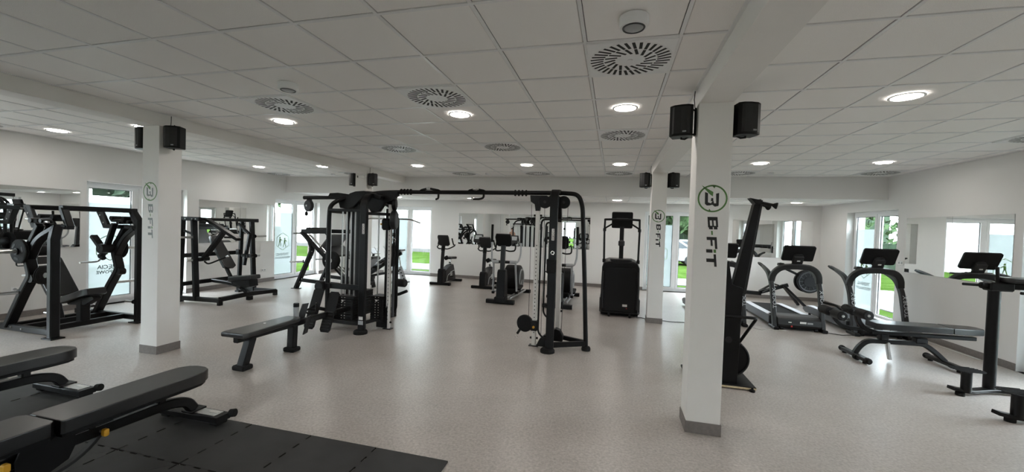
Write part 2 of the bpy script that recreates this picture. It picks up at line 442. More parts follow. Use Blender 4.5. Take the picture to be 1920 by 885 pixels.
# ------------------------------------------------------------------ ceiling: tiles, rails, diffusers, lamps
GX, GY, GXR, GXL = -.8315, 2.7526, 1.5354, -8.62
T_ = .6
lamp_n = [0]
def diffuser(cx, cy, z, label):
    t = thing('air_diffuser', label, 'air vent', (cx, cy, z), 'square swirl air diffusers in the ceiling')
    plate = MB(); plate.box((cx, cy, z-.003), (.59, .59, .012), .003)
    part('plate', plate, 'white_plastic', t)
    rg = MB(); rg.torus((cx, cy, z-.008), (0, 0, 1), .291, .003, 32, 6); part('rim', rg, 'white_plastic', t)
    sl = MB(); n = 34
    for k in range(n):
        a = 2*math.pi*k/n
        d = V((math.cos(a), math.sin(a), 0)); p = V((-math.sin(a), math.cos(a), 0))
        d2 = (d*.80-p*.60).normalized(); p2 = V((-d2.y, d2.x, 0)); wd = .0105
        base = V((cx, cy, z-.0095))+d*.105
        for s0, s1 in (((.094, .190),) if k % 2 else ((.0, .086), (.094, .190))):
            c0 = base+d2*s0; c1 = base+d2*s1
            sl.add([c0-p2*wd, c1-p2*wd, c1+p2*wd, c0+p2*wd], [(0, 1, 2, 3)])
    part('slots', sl, 'slot_dark', t)['kind'] = 'stuff'
    hub = MB(); hub.cyl((cx, cy, z-.013), (cx, cy, z-.008), .02, n=14); part('hub', hub, 'white_plastic', t)
def downlight(cx, cy, z, label):
    t = thing('ceiling_downlight', label, 'ceiling light', (cx, cy, z), 'round recessed downlights')
    r = MB(); r.lathe([(0, .125), (-.006, .125), (-.009, .118), (-.009, .108), (-.004, .104)], (cx, cy, z+.001), (0, 0, 1), 28, cap=False); part('trim_ring', r, 'white_plastic', t)
    d = MB(); d.add([(cx+.106*math.cos(2*math.pi*k/28), cy+.106*math.sin(2*math.pi*k/28), z-.0045) for k in range(28)], [tuple(range(27, -1, -1))])
    part('lamp_disc', d, 'lamp_glow', t)
tile_cache = {}
def tile_mesh(w, d):
    k = (round(w, 3), round(d, 3))
    if k not in tile_cache:
        tile_cache[k] = MB().box((0, 0, 0), (w-.030, d-.030, .014), .003).mesh('ceiling_tile', 'ceiling_tile')
    return tile_cache[k]
def bay(x_lines, y_lines, z, label, skip=(), tiles_from=-99):
    cx, cy = (x_lines[0]+x_lines[-1])/2, (y_lines[0]+y_lines[-1])/2
    m = MB(); box2(m, x_lines[0], x_lines[-1], y_lines[0], y_lines[-1], z+.05, z+.25)
    root = single('ceiling', m, 'plenum', label, None, kind='structure'); root['_o'] = [0, 0, 0]
    for i in range(len(x_lines)-1):
        for j in range(len(y_lines)-1):
            x0, x1, y0, y1 = x_lines[i], x_lines[i+1], y_lines[j], y_lines[j+1]
            if x1-x0 < .03 or y1-y0 < .03: continue
            mx, my = (x0+x1)/2, (y0+y1)/2
            if any(abs(mx-a) < .2 and abs(my-b_) < .2 for a, b_ in skip): continue
            o = bpy.data.objects.new('tile', tile_mesh(x1-x0, y1-y0)); COL.objects.link(o); o.parent = root; o.location = (mx, my, z+.0125+random.uniform(-.0008, .0008))
    for x in x_lines:
        xx = min(max(x, x_lines[0]+.012), x_lines[-1]-.012)
        part('grid_rail', box2(MB(), xx-.0115, xx+.0115, y_lines[0], y_lines[-1], z+.001, z+.009), 'ceiling_rail', root)
    for y in y_lines:
        yy = min(max(y, y_lines[0]+.012), y_lines[-1]-.012)
        part('grid_rail', box2(MB(), x_lines[0], x_lines[-1], yy-.0115, yy+.0115, z+.0005, z+.0085), 'ceiling_rail', root)
def lines(a0, a1, g0, st=T_):
    out = [a0]; k = math.ceil((a0-g0)/st+1e-6)
    while g0+k*st < a1-1e-6: out.append(g0+k*st); k += 1
    return out+[a1]
Y0c = -.8
YLN = lines(GY+T_*(-7), YS, GY)
mid = lambda i, g, j: (g+T_*(i+.5), GY+T_*(j+.5))
V_M = [mid(i, GX, j) for i, j in ((1, 0), (-2, 1), (-5, 1), (-5, 5), (-2, 5), (1, 4), (-5, 10), (-2, 10), (1, 10))]
V_R = [mid(i, GXR, j) for i, j in ((1, 10), (5, 10), (5, 5))]
V_L = [(-8.92, GY+T_*10.5), (-8.92, GY+T_*1.5), (-6.52, GY+T_*10.5)]
L_M = [mid(i, GX, j) for i, j in ((1, 2), (-2, 2), (-6, 2), (-6, 8), (-2, 8), (1, 8), (1, -4), (-2, -4), (-6, -4))]
L_R = [mid(i, GXR, j) for i, j in ((1, 8), (4, 8), (1, 2), (4, 2), (1, -4), (4, -4))]
L_L = [(-8.32, GY+T_*2.5), (-6.52, GY+T_*2.5), (-8.32, GY+T_*8.5), (-6.52, GY+T_*8.5), (-7.4, GY-T_*3.5)]
bay(lines(C2X, C1X, GX), YLN, ZC, 'grey tiled suspended ceiling between the two beams', V_M)
bay(lines(C1X+CW, XR, GXR), YLN, ZC, 'grey tiled suspended ceiling right of the right beam', V_R)
bay(lines(XL, C2X-CW, GXL), YLN, ZC, 'grey tiled suspended ceiling left of the left beam', V_L)
bay(lines(XL, XR, GX), lines(YS+.12, YW, YW-.05), ZLOW, 'lower white tiled ceiling strip along the far wall')
b = MB()
box2(b, XL, XR, YB, YLN[0]-.001, ZC, ZC+.2)
bb = single('ceiling', b, 'ceiling_tile', 'plain ceiling above the back of the room', None, kind='structure')

vd = ['large swirl air diffuser in the ceiling closest to the viewer', 'swirl air diffuser beside the downlight left of the picture centre', 'swirl air diffuser beside the left round emergency lamp',
      'swirl air diffuser above the left end of the cable crossover', 'swirl air diffuser above the middle of the cable crossover', 'swirl air diffuser left of the second right column',
      'leftmost far swirl diffuser before the bulkhead', 'middle far swirl diffuser before the bulkhead', 'far swirl diffuser before the bulkhead above the stair climber']
for (p, l) in zip(V_M, vd): diffuser(*p, ZC, l)
for (p, l) in zip(V_R, ['far swirl diffuser just right of the nearest column', 'far swirl diffuser in the right rear ceiling corner', 'swirl diffuser at the right picture edge by the wall']): diffuser(*p, ZC, l)
for (p, l) in zip(V_L, ['far swirl diffuser in the left rear ceiling corner', 'swirl diffuser at the left picture edge by the wall', 'far swirl diffuser behind the speaker of the cable tower column']): diffuser(*p, ZC, l)
ld = ['downlight directly left of the nearest column speakers', 'downlight in front of the middle swirl diffuser pair', 'downlight below the left swirl diffuser, left of centre',
      'far downlight above the left cable tower', 'far downlight above the crossover bar', 'far downlight above the stair climber', 'downlight behind the viewer, right of centre', 'downlight behind the viewer, middle', 'downlight behind the viewer, left of centre']
for (p, l) in zip(L_M, ld): downlight(*p, ZC, l)
for (p, l) in zip(L_R, ['far downlight just right of the nearest column', 'far downlight near the right wall', 'big near downlight right of the right beam', 'downlight outside the right picture edge', 'downlight behind the viewer, right bay', 'downlight behind the viewer by the right wall']): downlight(*p, ZC, l)
for (p, l) in zip(L_L, ['leftmost downlight close to the left wall', 'downlight in front of the left column top', 'far left downlight close to the left wall', 'far left downlight beside the left beam', 'downlight behind the viewer, left bay']): downlight(*p, ZC, l)
for x, l in ((-7.4, 'added downlight over the back of the room, left'), (-3.1, 'added downlight over the back of the room, middle'), (.07, 'added downlight over the back of the room, right of the middle'), (3.6, 'added downlight over the back of the room, right')):
    downlight(x, -3.0, ZC, l)  # lamps added out of view to brighten the far mirror and column fronts
for x, l in ((.06, 'small downlight in the low ceiling above the stair climber'), (4.29, 'small downlight in the low ceiling above the rower'), (-4.1, 'small downlight in the low ceiling above the bikes'), (-6.5, 'small downlight in the low ceiling above the far left window'), (2.2, 'small downlight in the low ceiling behind the nearest column'), (-2.0, 'small downlight in the low ceiling behind the right cable tower')):
    downlight(x, 11.15, ZLOW, l)

def emergency(cx, cy, label):
    t = thing('emergency_lamp', label, 'emergency light', (cx, cy, ZC), 'surface mounted emergency lamps')
    part('housing', MB().lathe([(0, .085), (-.045, .085), (-.058, .078), (-.06, .066)], (cx, cy, ZC), (0, 0, 1), 28), 'white_plastic', t)
    part('bezel', MB().torus((cx, cy, ZC-.060), (0, 0, 1), .060, .006, 28, 6), 'grey_metal', t)
    part('lens', MB().lathe([(0, .056), (-.006, .045), (-.009, .0)], (cx, cy, ZC-.060), (0, 0, 1), 24), 'silver_plastic', t)
emergency(.07, 2.47, 'round white emergency lamp in front of the nearest swirl diffuser')
emergency(-2.95, 3.08, 'round white emergency lamp beside the left swirl diffuser')
for x, y, l in ((-7.2, 9.06, 'small white dome detector in the left ceiling bay'), (-2.93, 9.02, 'small white flat detector before the bulkhead, middle bay'), (2.99, 9.02, 'small white flat detector before the bulkhead, right bay')):
    single('ceiling_detector', MB().lathe([(0, .055), (-.02, .055), (-.035, .04), (-.038, .0)], (x, y, ZC), (0, 0, 1), 20), 'white_plastic', l, 'detector', 'small ceiling detectors')

# ------------------------------------------------------------------ windows
class WinMap:
    def __init__(s, axis, c, sgn): s.a, s.c, s.s = axis, c, sgn
    def P(s, a, d, z): return V((s.c+s.s*d, a, z)) if s.a == 'x' else V((a, s.c+s.s*d, z))
    def bx(s, mb, a0, a1, d0, d1, z0, z1, bev=.004):
        p, q = s.P(a0, d0, z0), s.P(a1, d1, z1); return mb.box((p+q)/2, [abs(v) for v in (q-p)], bev)
    def u(s): # direction that reads left-to-right from inside
        return {('x', -1): V((0, 1, 0)), ('x', 1): V((0, -1, 0)), ('y', 1): V((1, 0, 0)), ('y', -1): V((-1, 0, 0))}[(s.a, s.s)]
wn = [0]
def window(axis, c, sgn, w0, w1, label, film=None, words=(), badge=False, icon=0):
    wn[0] += 1; M = WinMap(axis, c, sgn); d0, d1 = .15, .22
    t = thing('window_%d' % wn[0], label, None, M.P((w0+w1)/2, .18, 0), kind='structure')
    mid_ = (w0+w1)/2; ft = .055
    fr = MB()
    M.bx(fr, w0, w1, d0, d1, WIN_TOP-ft, WIN_TOP); M.bx(fr, w0, w1, d0, d1, .0, .07)
    M.bx(fr, w0, w0+ft, d0, d1, .07, WIN_TOP-ft); M.bx(fr, w1-ft, w1, d0, d1, .07, WIN_TOP-ft); M.bx(fr, mid_-.035, mid_+.035, d0, d1, .07, WIN_TOP-ft)
    part('frame', fr, 'pvc', t)
    for (a0, a1) in ((w0+ft, mid_-.035), (mid_+.035, w1-ft)):
        sa = MB(); sw = .055; e0, e1 = .135, .20; z0, z1 = .07, WIN_TOP-ft
        M.bx(sa, a0, a1, e0, e1, z1-sw, z1); M.bx(sa, a0, a1, e0, e1, z0, z0+sw); M.bx(sa, a0, a0+sw, e0, e1, z0+sw, z1-sw); M.bx(sa, a1-sw, a1, e0, e1, z0+sw, z1-sw)
        sash = part('sash', sa, 'pvc', t)
        g = MB(); gw = .012; b0, b1, y0, y1 = a0+sw, a1-sw, z0+sw, z1-sw
        M.bx(g, b0, b1, .155, .172, y1-gw, y1); M.bx(g, b0, b1, .155, .172, y0, y0+gw); M.bx(g, b0, b0+gw, .155, .172, y0+gw, y1-gw); M.bx(g, b1-gw, b1, .155, .172, y0+gw, y1-gw)
        part('gasket', g, 'gasket', sash)
        pn = MB(); pn.quad(M.P(b0, .164, y0), M.P(b1, .164, y0), M.P(b1, .164, y1), M.P(b0, .164, y1)); part('pane', pn, 'glass', sash)
        # handle on the inner stile
        first = (a0 < mid_)
        is_left = (first == (M.u().dot(V((1, 1, 0))) > 0))
        ha = (a1-sw/2) if first else (a0+sw/2)
        if is_left == False:
            h = MB(); M.bx(h, ha-.012, ha+.012, .118, .135, 1.02, 1.09); M.bx(h, ha-.009, ha+.009, .100, .118, .96, 1.07); part('handle', h, 'pvc', sash)
        want = film and ((film == 'left') == is_left or film == 'both')
        if want:
            f = MB(); f.quad(M.P(b0+.012, .160, y0+.012), M.P(b1-.012, .160, y0+.012), M.P(b1-.012, .160, 1.925), M.P(b0+.012, .160, 1.925))
            part('frosted_film', f, 'frosted_film', sash)
            fc = (b0+b1)/2; o = M.P(fc, .157, 1.085); u = M.u(); w = V((0, 0, 1))
            hx = [(.255*math.sin(math.radians(60*k)), .262*math.cos(math.radians(60*k))) for k in range(6)]
            P = []
            for k in range(6):
                p, q = V(hx[k]), V(hx[(k+1) % 6]); P.append([tuple(p), tuple(q), tuple(q*.945), tuple(p*.945)])
            if icon:
                part('hexagon_mark', flat(P, o, u, w), 'film_green', sash)
            if icon:
                fig = []
                for (fx, fh) in ([(-.10, 0), (.07, -.03)] if icon > 1 else [(.0, 0)]):
                    fig += [[(fx+.026*math.cos(k*math.pi/4), fh+.11+.026*math.sin(k*math.pi/4)) for k in range(8)],
                            [(fx-.03, fh+.07), (fx+.03, fh+.08), (fx+.02, fh-.03), (fx-.03, fh-.03)],
                            [(fx-.03, fh-.02), (fx-.005, fh-.02), (fx-.04, fh-.14), (fx-.065, fh-.14)], [(fx, fh-.02), (fx+.022, fh-.02), (fx+.05, fh-.13), (fx+.028, fh-.14)],
                            [(fx+.02, fh+.08), (fx+.09, fh+.03), (fx+.085, fh+.012), (fx+.02, fh+.05)]]
                part('figure_mark', flat(fig, o, u, w), 'film_green', sash)
            for k, wd in enumerate(words):
                text_mesh(wd, (.105, .088)[k], M.P(fc, .157, (.705, .605)[k]), u, w, 'film_text', 'lettering', sash, bold=.0012, mirror=True)
            if badge:
                P = ring(.10, .088, 28); P += [[(-.03, -.05), (-.012, -.05), (-.012, .05), (-.03, .05)], [(-.012, .03), (.035, .03), (.035, .05), (-.012, .05)], [(-.012, -.05), (.035, -.05), (.035, -.03), (-.012, -.03)], [(-.012, -.01), (.03, -.01), (.03, .01), (-.012, .01)]]
                part('round_mark', flat(P, M.P(fc, .157, 2.07)-u*.02+u*.10, u, w), 'film_text', sash)
                text_mesh('B-FiT', .09, M.P(fc, .157, 2.07)-u*.15, u, w, 'film_text', 'lettering', sash, bold=.002, mirror=True, shear=.2)
    return t
window('x', XL, -1, *WINS_L[3], 'two-leaf white window in the left wall beside the leg press', 'left', ('TRENING', 'PERSONALNY'), icon=2)
window('x', XL, -1, *WINS_L[2], 'two-leaf white window behind the left plate-loaded machine', 'left', ('ZAJĘCIA', 'GRUPOWE'), icon=1)
window('x', XL, -1, *WINS_L[1], 'two-leaf white window in the left wall outside the picture', 'left')
window('x', XL, -1, *WINS_L[0], 'two-leaf white window added in the left wall behind the viewer to let in light', 'left')  # unseen window, added to light the surfaces facing the camera
window('y', YW, 1, *WINS_F[0], 'two-leaf white window in the far wall left of the bikes', 'left')
window('y', YW, 1, *WINS_F[1], 'two-leaf white window in the far wall between the right columns', 'left', ('NAJ',), icon=1)
window('x', XR, 1, *WINS_R[3], 'two-leaf white window in the right wall behind the treadmill', 'left', ('TRENING', 'PERSONALNY'), badge=True, icon=2)
window('x', XR, 1, *WINS_R[2], 'two-leaf white window at the right edge of the picture', 'left')
window('x', XR, 1, *WINS_R[1], 'two-leaf white window in the right wall outside the picture', 'both')  # film on both leaves is added to dim daylight from the right
window('x', XR, 1, *WINS_R[0], 'two-leaf white window added in the right wall behind the viewer to let in light', 'both')  # unseen window added for the column fronts, both leaves filmed to cut its light
window('y', YB, -1, *WINS_B[0], 'two-leaf white window in the back wall seen in the far mirror', None)

# ------------------------------------------------------------------ mirrors (frameless panels on the walls)
def mirror(axis, c, sgn, spans, label, z0=1.12, z1=2.125):
    t = thing('wall_mirror', label, 'mirror', (0, 0, 0), 'frameless mirrors on the walls')
    M = WinMap(axis, c, sgn)
    for a0, a1 in spans:
        bk_ = MB(); M.bx(bk_, a0+.001, a1-.001, -.006, -.0005, z0, z1, .0005); p = part('backing', bk_, 'silver_plastic', t)
        m = MB(); m.quad(M.P(a0+.0015, -.0065, z0+.0015), M.P(a1-.0015, -.0065, z0+.0015), M.P(a1-.0015, -.0065, z1-.0015), M.P(a0+.0015, -.0065, z1-.0015)); part('mirror_panel', m, 'mirror', t)
mirror('x', XL, -1, [(3.03, 4.03), (4.035, 5.035)], 'frameless wall mirror behind the left plate-loaded machine')
mirror('x', XL, -1, [(7.15, 8.19), (8.195, 9.235)], 'frameless wall mirror behind the chest press machine')
mirror('y', YW, 1, [(-4.92, -3.50), (-3.495, -2.10), (-2.095, -.69)], 'long frameless mirror on the far wall behind the bikes')
mirror('y', YW, 1, [(3.2, 4.16), (4.165, 5.125)], 'frameless mirror on the far wall behind the right treadmills')
mirror('x', XR, 1, [(6.995, 8.03), (8.035, 9.075)], 'frameless mirror on the right wall beside the treadmill')

# sockets
def socket(axis, c, sgn, a, z, label):
    M = WinMap(axis, c, sgn); t = thing('wall_socket', label, 'socket', M.P(a, 0, z), 'white wall sockets')
    m = MB(); M.bx(m, a-.075, a+.075, -.012, -.001, z-.04, z+.04, .004); part('plate', m, 'white_plastic', t)
    for k in (-.037, .037):
        m = MB(); m.cyl(M.P(a+k, -.0135, z), M.P(a+k, -.0115, z), .022, n=16); part('outlet', m, 'silver_plastic', t)
socket('x', XL, -1, 4.27, .47, 'white double socket low on the left wall under the mirror')
socket('x', XL, -1, 8.93, .33, 'white double socket low on the left wall beside the chest press')
socket('x', XR, 1, 9.18, 1.28, 'white switch plate on the right wall next to the window')

# ================================================================== SPEAKERS, CAMERA
def speaker(cx, cy, side, label, rz, zc=2.69):
    """small wall speaker; side = -1 / +1 is the column face it hangs on, rz turns its front"""
    t = thing('wall_speaker', label, 'speaker', (cx, cy, zc), 'black wall speakers on the columns')
    R = Matrix.Rotation(rz, 3, 'Z'); c = V((cx, cy, zc))
    q = lambda p: c+R @ V(p)
    out = [(-.085, .07), (.085, .07), (.095, -.045), (.06, -.072), (0, -.080), (-.06, -.072), (-.095, -.045)]
    part('cabinet', MB().prism(out, c, R @ V((1, 0, 0)), R @ V((0, 1, 0)), .27, .008), 'black_plastic', t)
    g = [(.088, -.050), (.056, -.0755), (0, -.084), (-.056, -.0755), (-.088, -.050)]
    gm = MB()
    for i in range(4):
        a, b_ = g[i], g[i+1]
        gm.quad(q((a[0], a[1], -.115)), q((b_[0], b_[1], -.115)), q((b_[0], b_[1], .115)), q((a[0], a[1], .115)))
    part('grille', gm, 'dark_grey', t)
    part('badge', MB().box(q((.03, -.082, -.10)), (.03, .004, .012), .001, R), 'silver_plastic', t)
    wx = cx-side*.10 if abs(rz) < .1 else cx-side*.11
    br = MB(); br.box((wx, cy+.02, zc), (.012, .05, .24), .003)
    br.tube([(wx, cy+.02, zc+.10), (cx-side*.03, cy+.02, zc+.147), (cx, cy, zc+.147), (cx, cy, zc+.12)], .008, 8)
    br.tube([(wx, cy+.02, zc-.10), (cx-side*.03, cy+.02, zc-.147), (cx, cy, zc-.147), (cx, cy, zc-.12)], .008, 8)
    part('bracket', br, 'black_metal', t)
    part('cable', MB().tube([(wx-.0*side, cy+.03, zc+.1), (wx+side*.012, cy+.03, zc+.2), (wx+side*.006, cy+.035, zc+.275)], .004, 6), 'dark_grey', t)
for x, y, tag_ in ((C1X, C1Y, 'nearest column'), (C2X-CW, C1Y, 'left column'), (C1X, C3Y, 'column by the stair climber'), (C2X-CW, C3Y, 'column behind the cable tower')):
    lab_l, lab_r = 'black speaker on the left side of the ' + tag_, 'black speaker on the right side of the ' + tag_
    speaker(x-.118, y+.09, -1, lab_l, -.25); speaker(x+CW+.118, y+.09, 1, lab_r, .35 if x < 0 else .28)
t = thing('security_camera', 'small white security camera with black lens on the column behind the cable tower', 'camera', (C2X-.07, C3Y-.03, 2.73))
part('mount', MB().cyl((C2X-.05, C3Y-.001, 2.75), (C2X-.05, C3Y-.03, 2.75), .045, n=20, bev=.004), 'white_plastic', t)
part('body', MB().cyl((C2X-.05, C3Y-.02, 2.74), (C2X-.12, C3Y-.13, 2.73), .034, n=18, bev=.006), 'white_plastic', t)
part('lens', MB().cyl((C2X-.118, C3Y-.127, 2.7305), (C2X-.124, C3Y-.136, 2.730), .026, n=18), 'black_plastic', t)

# ================================================================== TREADMILLS  (front of the hood at y=0, deck runs to +y)
def hoop(pts, w, h, fil): return MB().bar(pts, w, h, (0, 1, 0), fil)
def make_treadmill(loc, label):
    t = thing('treadmill', label, 'treadmill', (0, 0, 0), 'treadmills in a row facing the viewer')
    side = [(.02, .06), (.0, .10), (.02, .19), (.10, .245), (.34, .255), (.52, .205), (.52, .06)]
    part('motor_hood', MB().prism(side, (0, 0, 0), (0, 1, 0), (0, 0, 1), .70, .012), 'dark_grey', t)
    part('hood_label', MB().box((.05, -.0035, .155), (.10, .004, .035), .001), 'label_white', t)
    part('hood_label', MB().box((.16, -.0035, .15), (.09, .004, .03), .001), 'silver_plastic', t)
    part('hood_label', MB().box((-.16, -.0035, .15), (.05, .004, .016), .001), 'label_white', t)
    part('power_inlet', MB().box((-.13, -.004, .075), (.03, .012, .03), .003), 'red_plastic', t)
    belly = MB(); belly.box((0, .26, .045), (.62, .42, .05), .006); part('base_tray', belly, 'black_plastic', t)
    deck = MB(); deck.box((0, 1.24, .125), (.66, 1.50, .075), .01); part('deck', deck, 'black_plastic', t)
    part('running_belt', MB().box((0, 1.22, .175), (.52, 1.50, .014), .006), 'rubber', t)
    for s in (-1, 1):
        pr = [(.30, .05), (.30, .20), (.60, .205), (1.85, .19), (2.02, .15), (2.05, .10), (1.92, .045), (1.7, .055)]
        part('side_rail', MB().prism(pr, (s*.362, 0, 0), (0, 1, 0), (0, 0, 1), .075, .012), 'grey_metal', t)
        part('foot_rail', MB().box((s*.325, 1.15, .203), (.115, 1.42, .016), .005), 'deck_silver', t)
        # upright: rises from the floor beside the hood, leans towards the runner, sweeps into the grip
        up = MB()
        path = fillet([(s*.385, .06, .05), (s*.388, .14, .38), (s*.392, .26, .80), (s*.395, .42, 1.00), (s*.392, .70, 1.085), (s*.385, .98, 1.135)], .16, 5)
        n = len(path); up.bar(path, .07, .085, (0, 1, 0), scale=[1.0 if i < n*.55 else 1.0-.42*(i-n*.55)/(n*.45) for i in range(n)])
        u_ = part('upright', up, 'dark_grey', t)
        part('grip', MB().tube([(s*.390, .76, 1.098), (s*.386, .88, 1.118), (s*.385, 1.03, 1.143)], .030, 12, scale=[.9, 1.05, .7]), 'rubber', u_)
        part('upright_foot', MB().box((s*.385, .10, .028), (.085, .30, .055), .01), 'black_plastic', t)
        text_mesh('TOORX', .085, (s*.385, .115, .56) if s < 0 else (s*.385, .117, .56), V((0, .22, .98)), V((-1, 0, 0)), 'silver_plastic', 'lettering', u_, bold=.001, sx=1.25)
    # front yoke that carries the console
    yk = [(-.392, .30, .86), (-.37, .27, 1.02), (-.26, .23, 1.135), (0, .21, 1.165), (.26, .23, 1.135), (.37, .27, 1.02), (.392, .30, .86)]
    part('console_yoke', MB().bar(fillet(yk, .12, 6), .10, .075, (0, 1, 0)), 'dark_grey', t)
    part('tray', MB().box((0, .34, 1.165), (.52, .22, .03), .012), 'black_plastic', t)
    part('tray', MB().box((-.22, .36, 1.19), (.10, .10, .03), .012), 'dark_grey', t)
    Rt = Matrix.Rotation(math.radians(26), 3, 'X')
    part('console_neck', MB().box((0, .215, 1.255), (.17, .05, .22), .012, Rt), 'dark_grey', t)
    part('console_neck_badge', MB().box((0, .172, 1.262), (.05, .006, .022), .002, Rt), 'label_white', t)
    scr = part('console', MB().prism(rrect(.52, .31, .035), (0, .20, 1.405), (1, 0, 0), Rt @ V((0, 0, 1)), .05, .012), 'black_plastic', t)
    part('display', MB().prism(rrect(.46, .25, .02), V((0, .20, 1.405))+Rt @ V((0, .026, 0)), (1, 0, 0), Rt @ V((0, 0, 1)), .003), 'screen', scr)
    part('neck_cover', MB().prism([(-.09, -.16), (.09, -.16), (.075, -.02), (.04, .005), (-.04, .005), (-.075, -.02)], V((0, .20, 1.405))+Rt @ V((0, -.032, 0)), (1, 0, 0), Rt @ V((0, 0, 1)), .02, .006), 'dark_grey', scr)
    for s in (-1, 1):
        part('wheel', MB().cyl((s*.30, .05, .03), (s*.25, .05, .03), .03, n=14), 'rubber', t)
        part('rear_foot', MB().cyl((s*.33, 1.86, 0), (s*.33, 1.86, .06), .025, n=12), 'rubber', t)
    t.location = loc
    return t
tm = make_treadmill((3.335, 8.30, 0), 'black treadmill standing between the other two, air rower behind it')
dup(tm, (2.055, 8.30, 0), 'black treadmill half hidden behind the nearest column')
dup(tm, (4.59, 8.30, 0), 'black treadmill beside the right wall mirror, behind the sit-up bench')

# ================================================================== UPRIGHT BIKES (front foot at y=0, saddle at +y)
def make_bike(loc, label):
    t = thing('exercise_bike', label, 'exercise bike', (0, 0, 0), 'upright exercise bikes before the far wall')
    part('front_foot', MB().bar([(-.31, .05, .042), (.31, .05, .042)], .10, .07), 'black_plastic', t)
    part('rear_foot', MB().bar([(-.27, 1.02, .042), (.27, 1.02, .042)], .10, .07), 'black_plastic', t)
    for s in (-1, 1): part('foot_cap', MB().cyl((s*.27, .05, .0), (s*.27, .05, .02), .04, n=14), 'rubber', t)
    fr = [(.00, .06), (.02, .40), (.07, .46), (.20, .46), (.24, .30), (.30, .06)]
    part('front_column_cover', MB().prism(fr, (0, 0, 0), (0, 1, 0), (0, 0, 1), .17, .02), 'black_plastic', t)
    part('column', MB().bar([(0, .13, .40), (0, .20, 1.12)], .085, .075, (0, 1, 0)), 'dark_grey', t)
    body = [(.20, .07), (.20, .40), (.34, .45), (.62, .53), (.78, .545), (.84, .44), (.96, .14), (.96, .06)]
    bo = part('body_shell', MB().prism(body, (0, 0, 0), (0, 1, 0), (0, 0, 1), .20, .025), 'dark_grey', t)
    for s in (-1, 1):
        part('accent_strip', MB().tube([(s*.102, .26, .10), (s*.102, .34, .26), (s*.102, .52, .30), (s*.102, .60, .34), (s*.102, .80, .36)], .011, 6, .05), 'silver_plastic', bo)
        part('crank_disc', MB().cyl((s*.10, .58, .27), (s*.112, .58, .27), .085, n=24, bev=.004), 'silver_plastic', bo)
        a = math.radians(200 if s > 0 else 20)
        ped = V((s*.145, .58+.15*math.cos(a), .27+.15*math.sin(a)))
        part('crank_arm', MB().bar([(s*.122, .58, .27), (s*.128, ped.y, ped.z)], .022, .03), 'steel', t)
        part('pedal', MB().box(ped+V((s*.045, 0, 0)), (.10, .10, .025), .006), 'black_plastic', t)
    part('seat_post', MB().tube([(0, .74, .52), (0, .76, .70)], .022, 14), 'chrome', t)
    part('seat_clamp', MB().cyl((0, .74, .515), (0, .745, .56), .040, n=16, bev=.006), 'black_plastic', t)
    part('adjust_knob', MB().cyl((0, .66, .60), (0, .74, .60), .022, n=12, bev=.004), 'black_plastic', t)
    sd = [(-.06, -.16), (-.03, -.17), (.03, -.17), (.06, -.16), (.075, 0), (.135, .07), (.14, .12), (.10, .145), (-.10, .145), (-.14, .12), (-.135, .07), (-.075, 0)]
    part('saddle', MB().prism(sd, (0, .78, .735), (1, 0, 0), (0, 1, 0), .075, .022), 'vinyl', t)
    Rt = Matrix.Rotation(math.radians(28), 3, 'X'); cz = V((0, .215, 1.27))
    con = part('console', MB().prism([(-.17, .12), (-.15, .17), (.15, .17), (.17, .12), (.165, -.13), (.12, -.17), (-.12, -.17), (-.165, -.13)], cz, (1, 0, 0), Rt @ V((0, 0, 1)), .06, .014), 'dark_grey', t)
    part('display', MB().prism(rrect(.24, .15, .015), cz+Rt @ V((0, .031, .04)), (1, 0, 0), Rt @ V((0, 0, 1)), .004), 'silver_plastic', con)
    part('mount_collar', MB().cyl((0, .175, .97), (0, .20, 1.13), .055, n=16, bev=.01), 'black_plastic', t)
    for s in (-1, 1):
        hb = [(0, .21, 1.04), (s*.14, .18, 1.03), (s*.235, .28, 1.08), (s*.255, .46, 1.13), (s*.24, .36, 1.16), (s*.20, .34, 1.34)]
        part('handlebar', MB().tube(hb, .018, 10, .06), 'rubber', t)
        part('elbow_pad', MB().box((s*.245, .42, 1.15), (.05, .12, .03), .012), 'vinyl', t)
    part('bottle_holder', MB().lathe([(0, .045), (.04, .06), (.09, .06), (.12, .045)], (.045, .20, .74), (.6, .25, .4), 18), 'black_plastic', t)
    t.location = loc; return t
bk1 = make_bike((-4.75, 10.52, 0), 'black upright exercise bike nearest to the far window')
dup(bk1, (-3.455, 10.42, 0), 'black upright exercise bike between the other bike and the elliptical trainer')

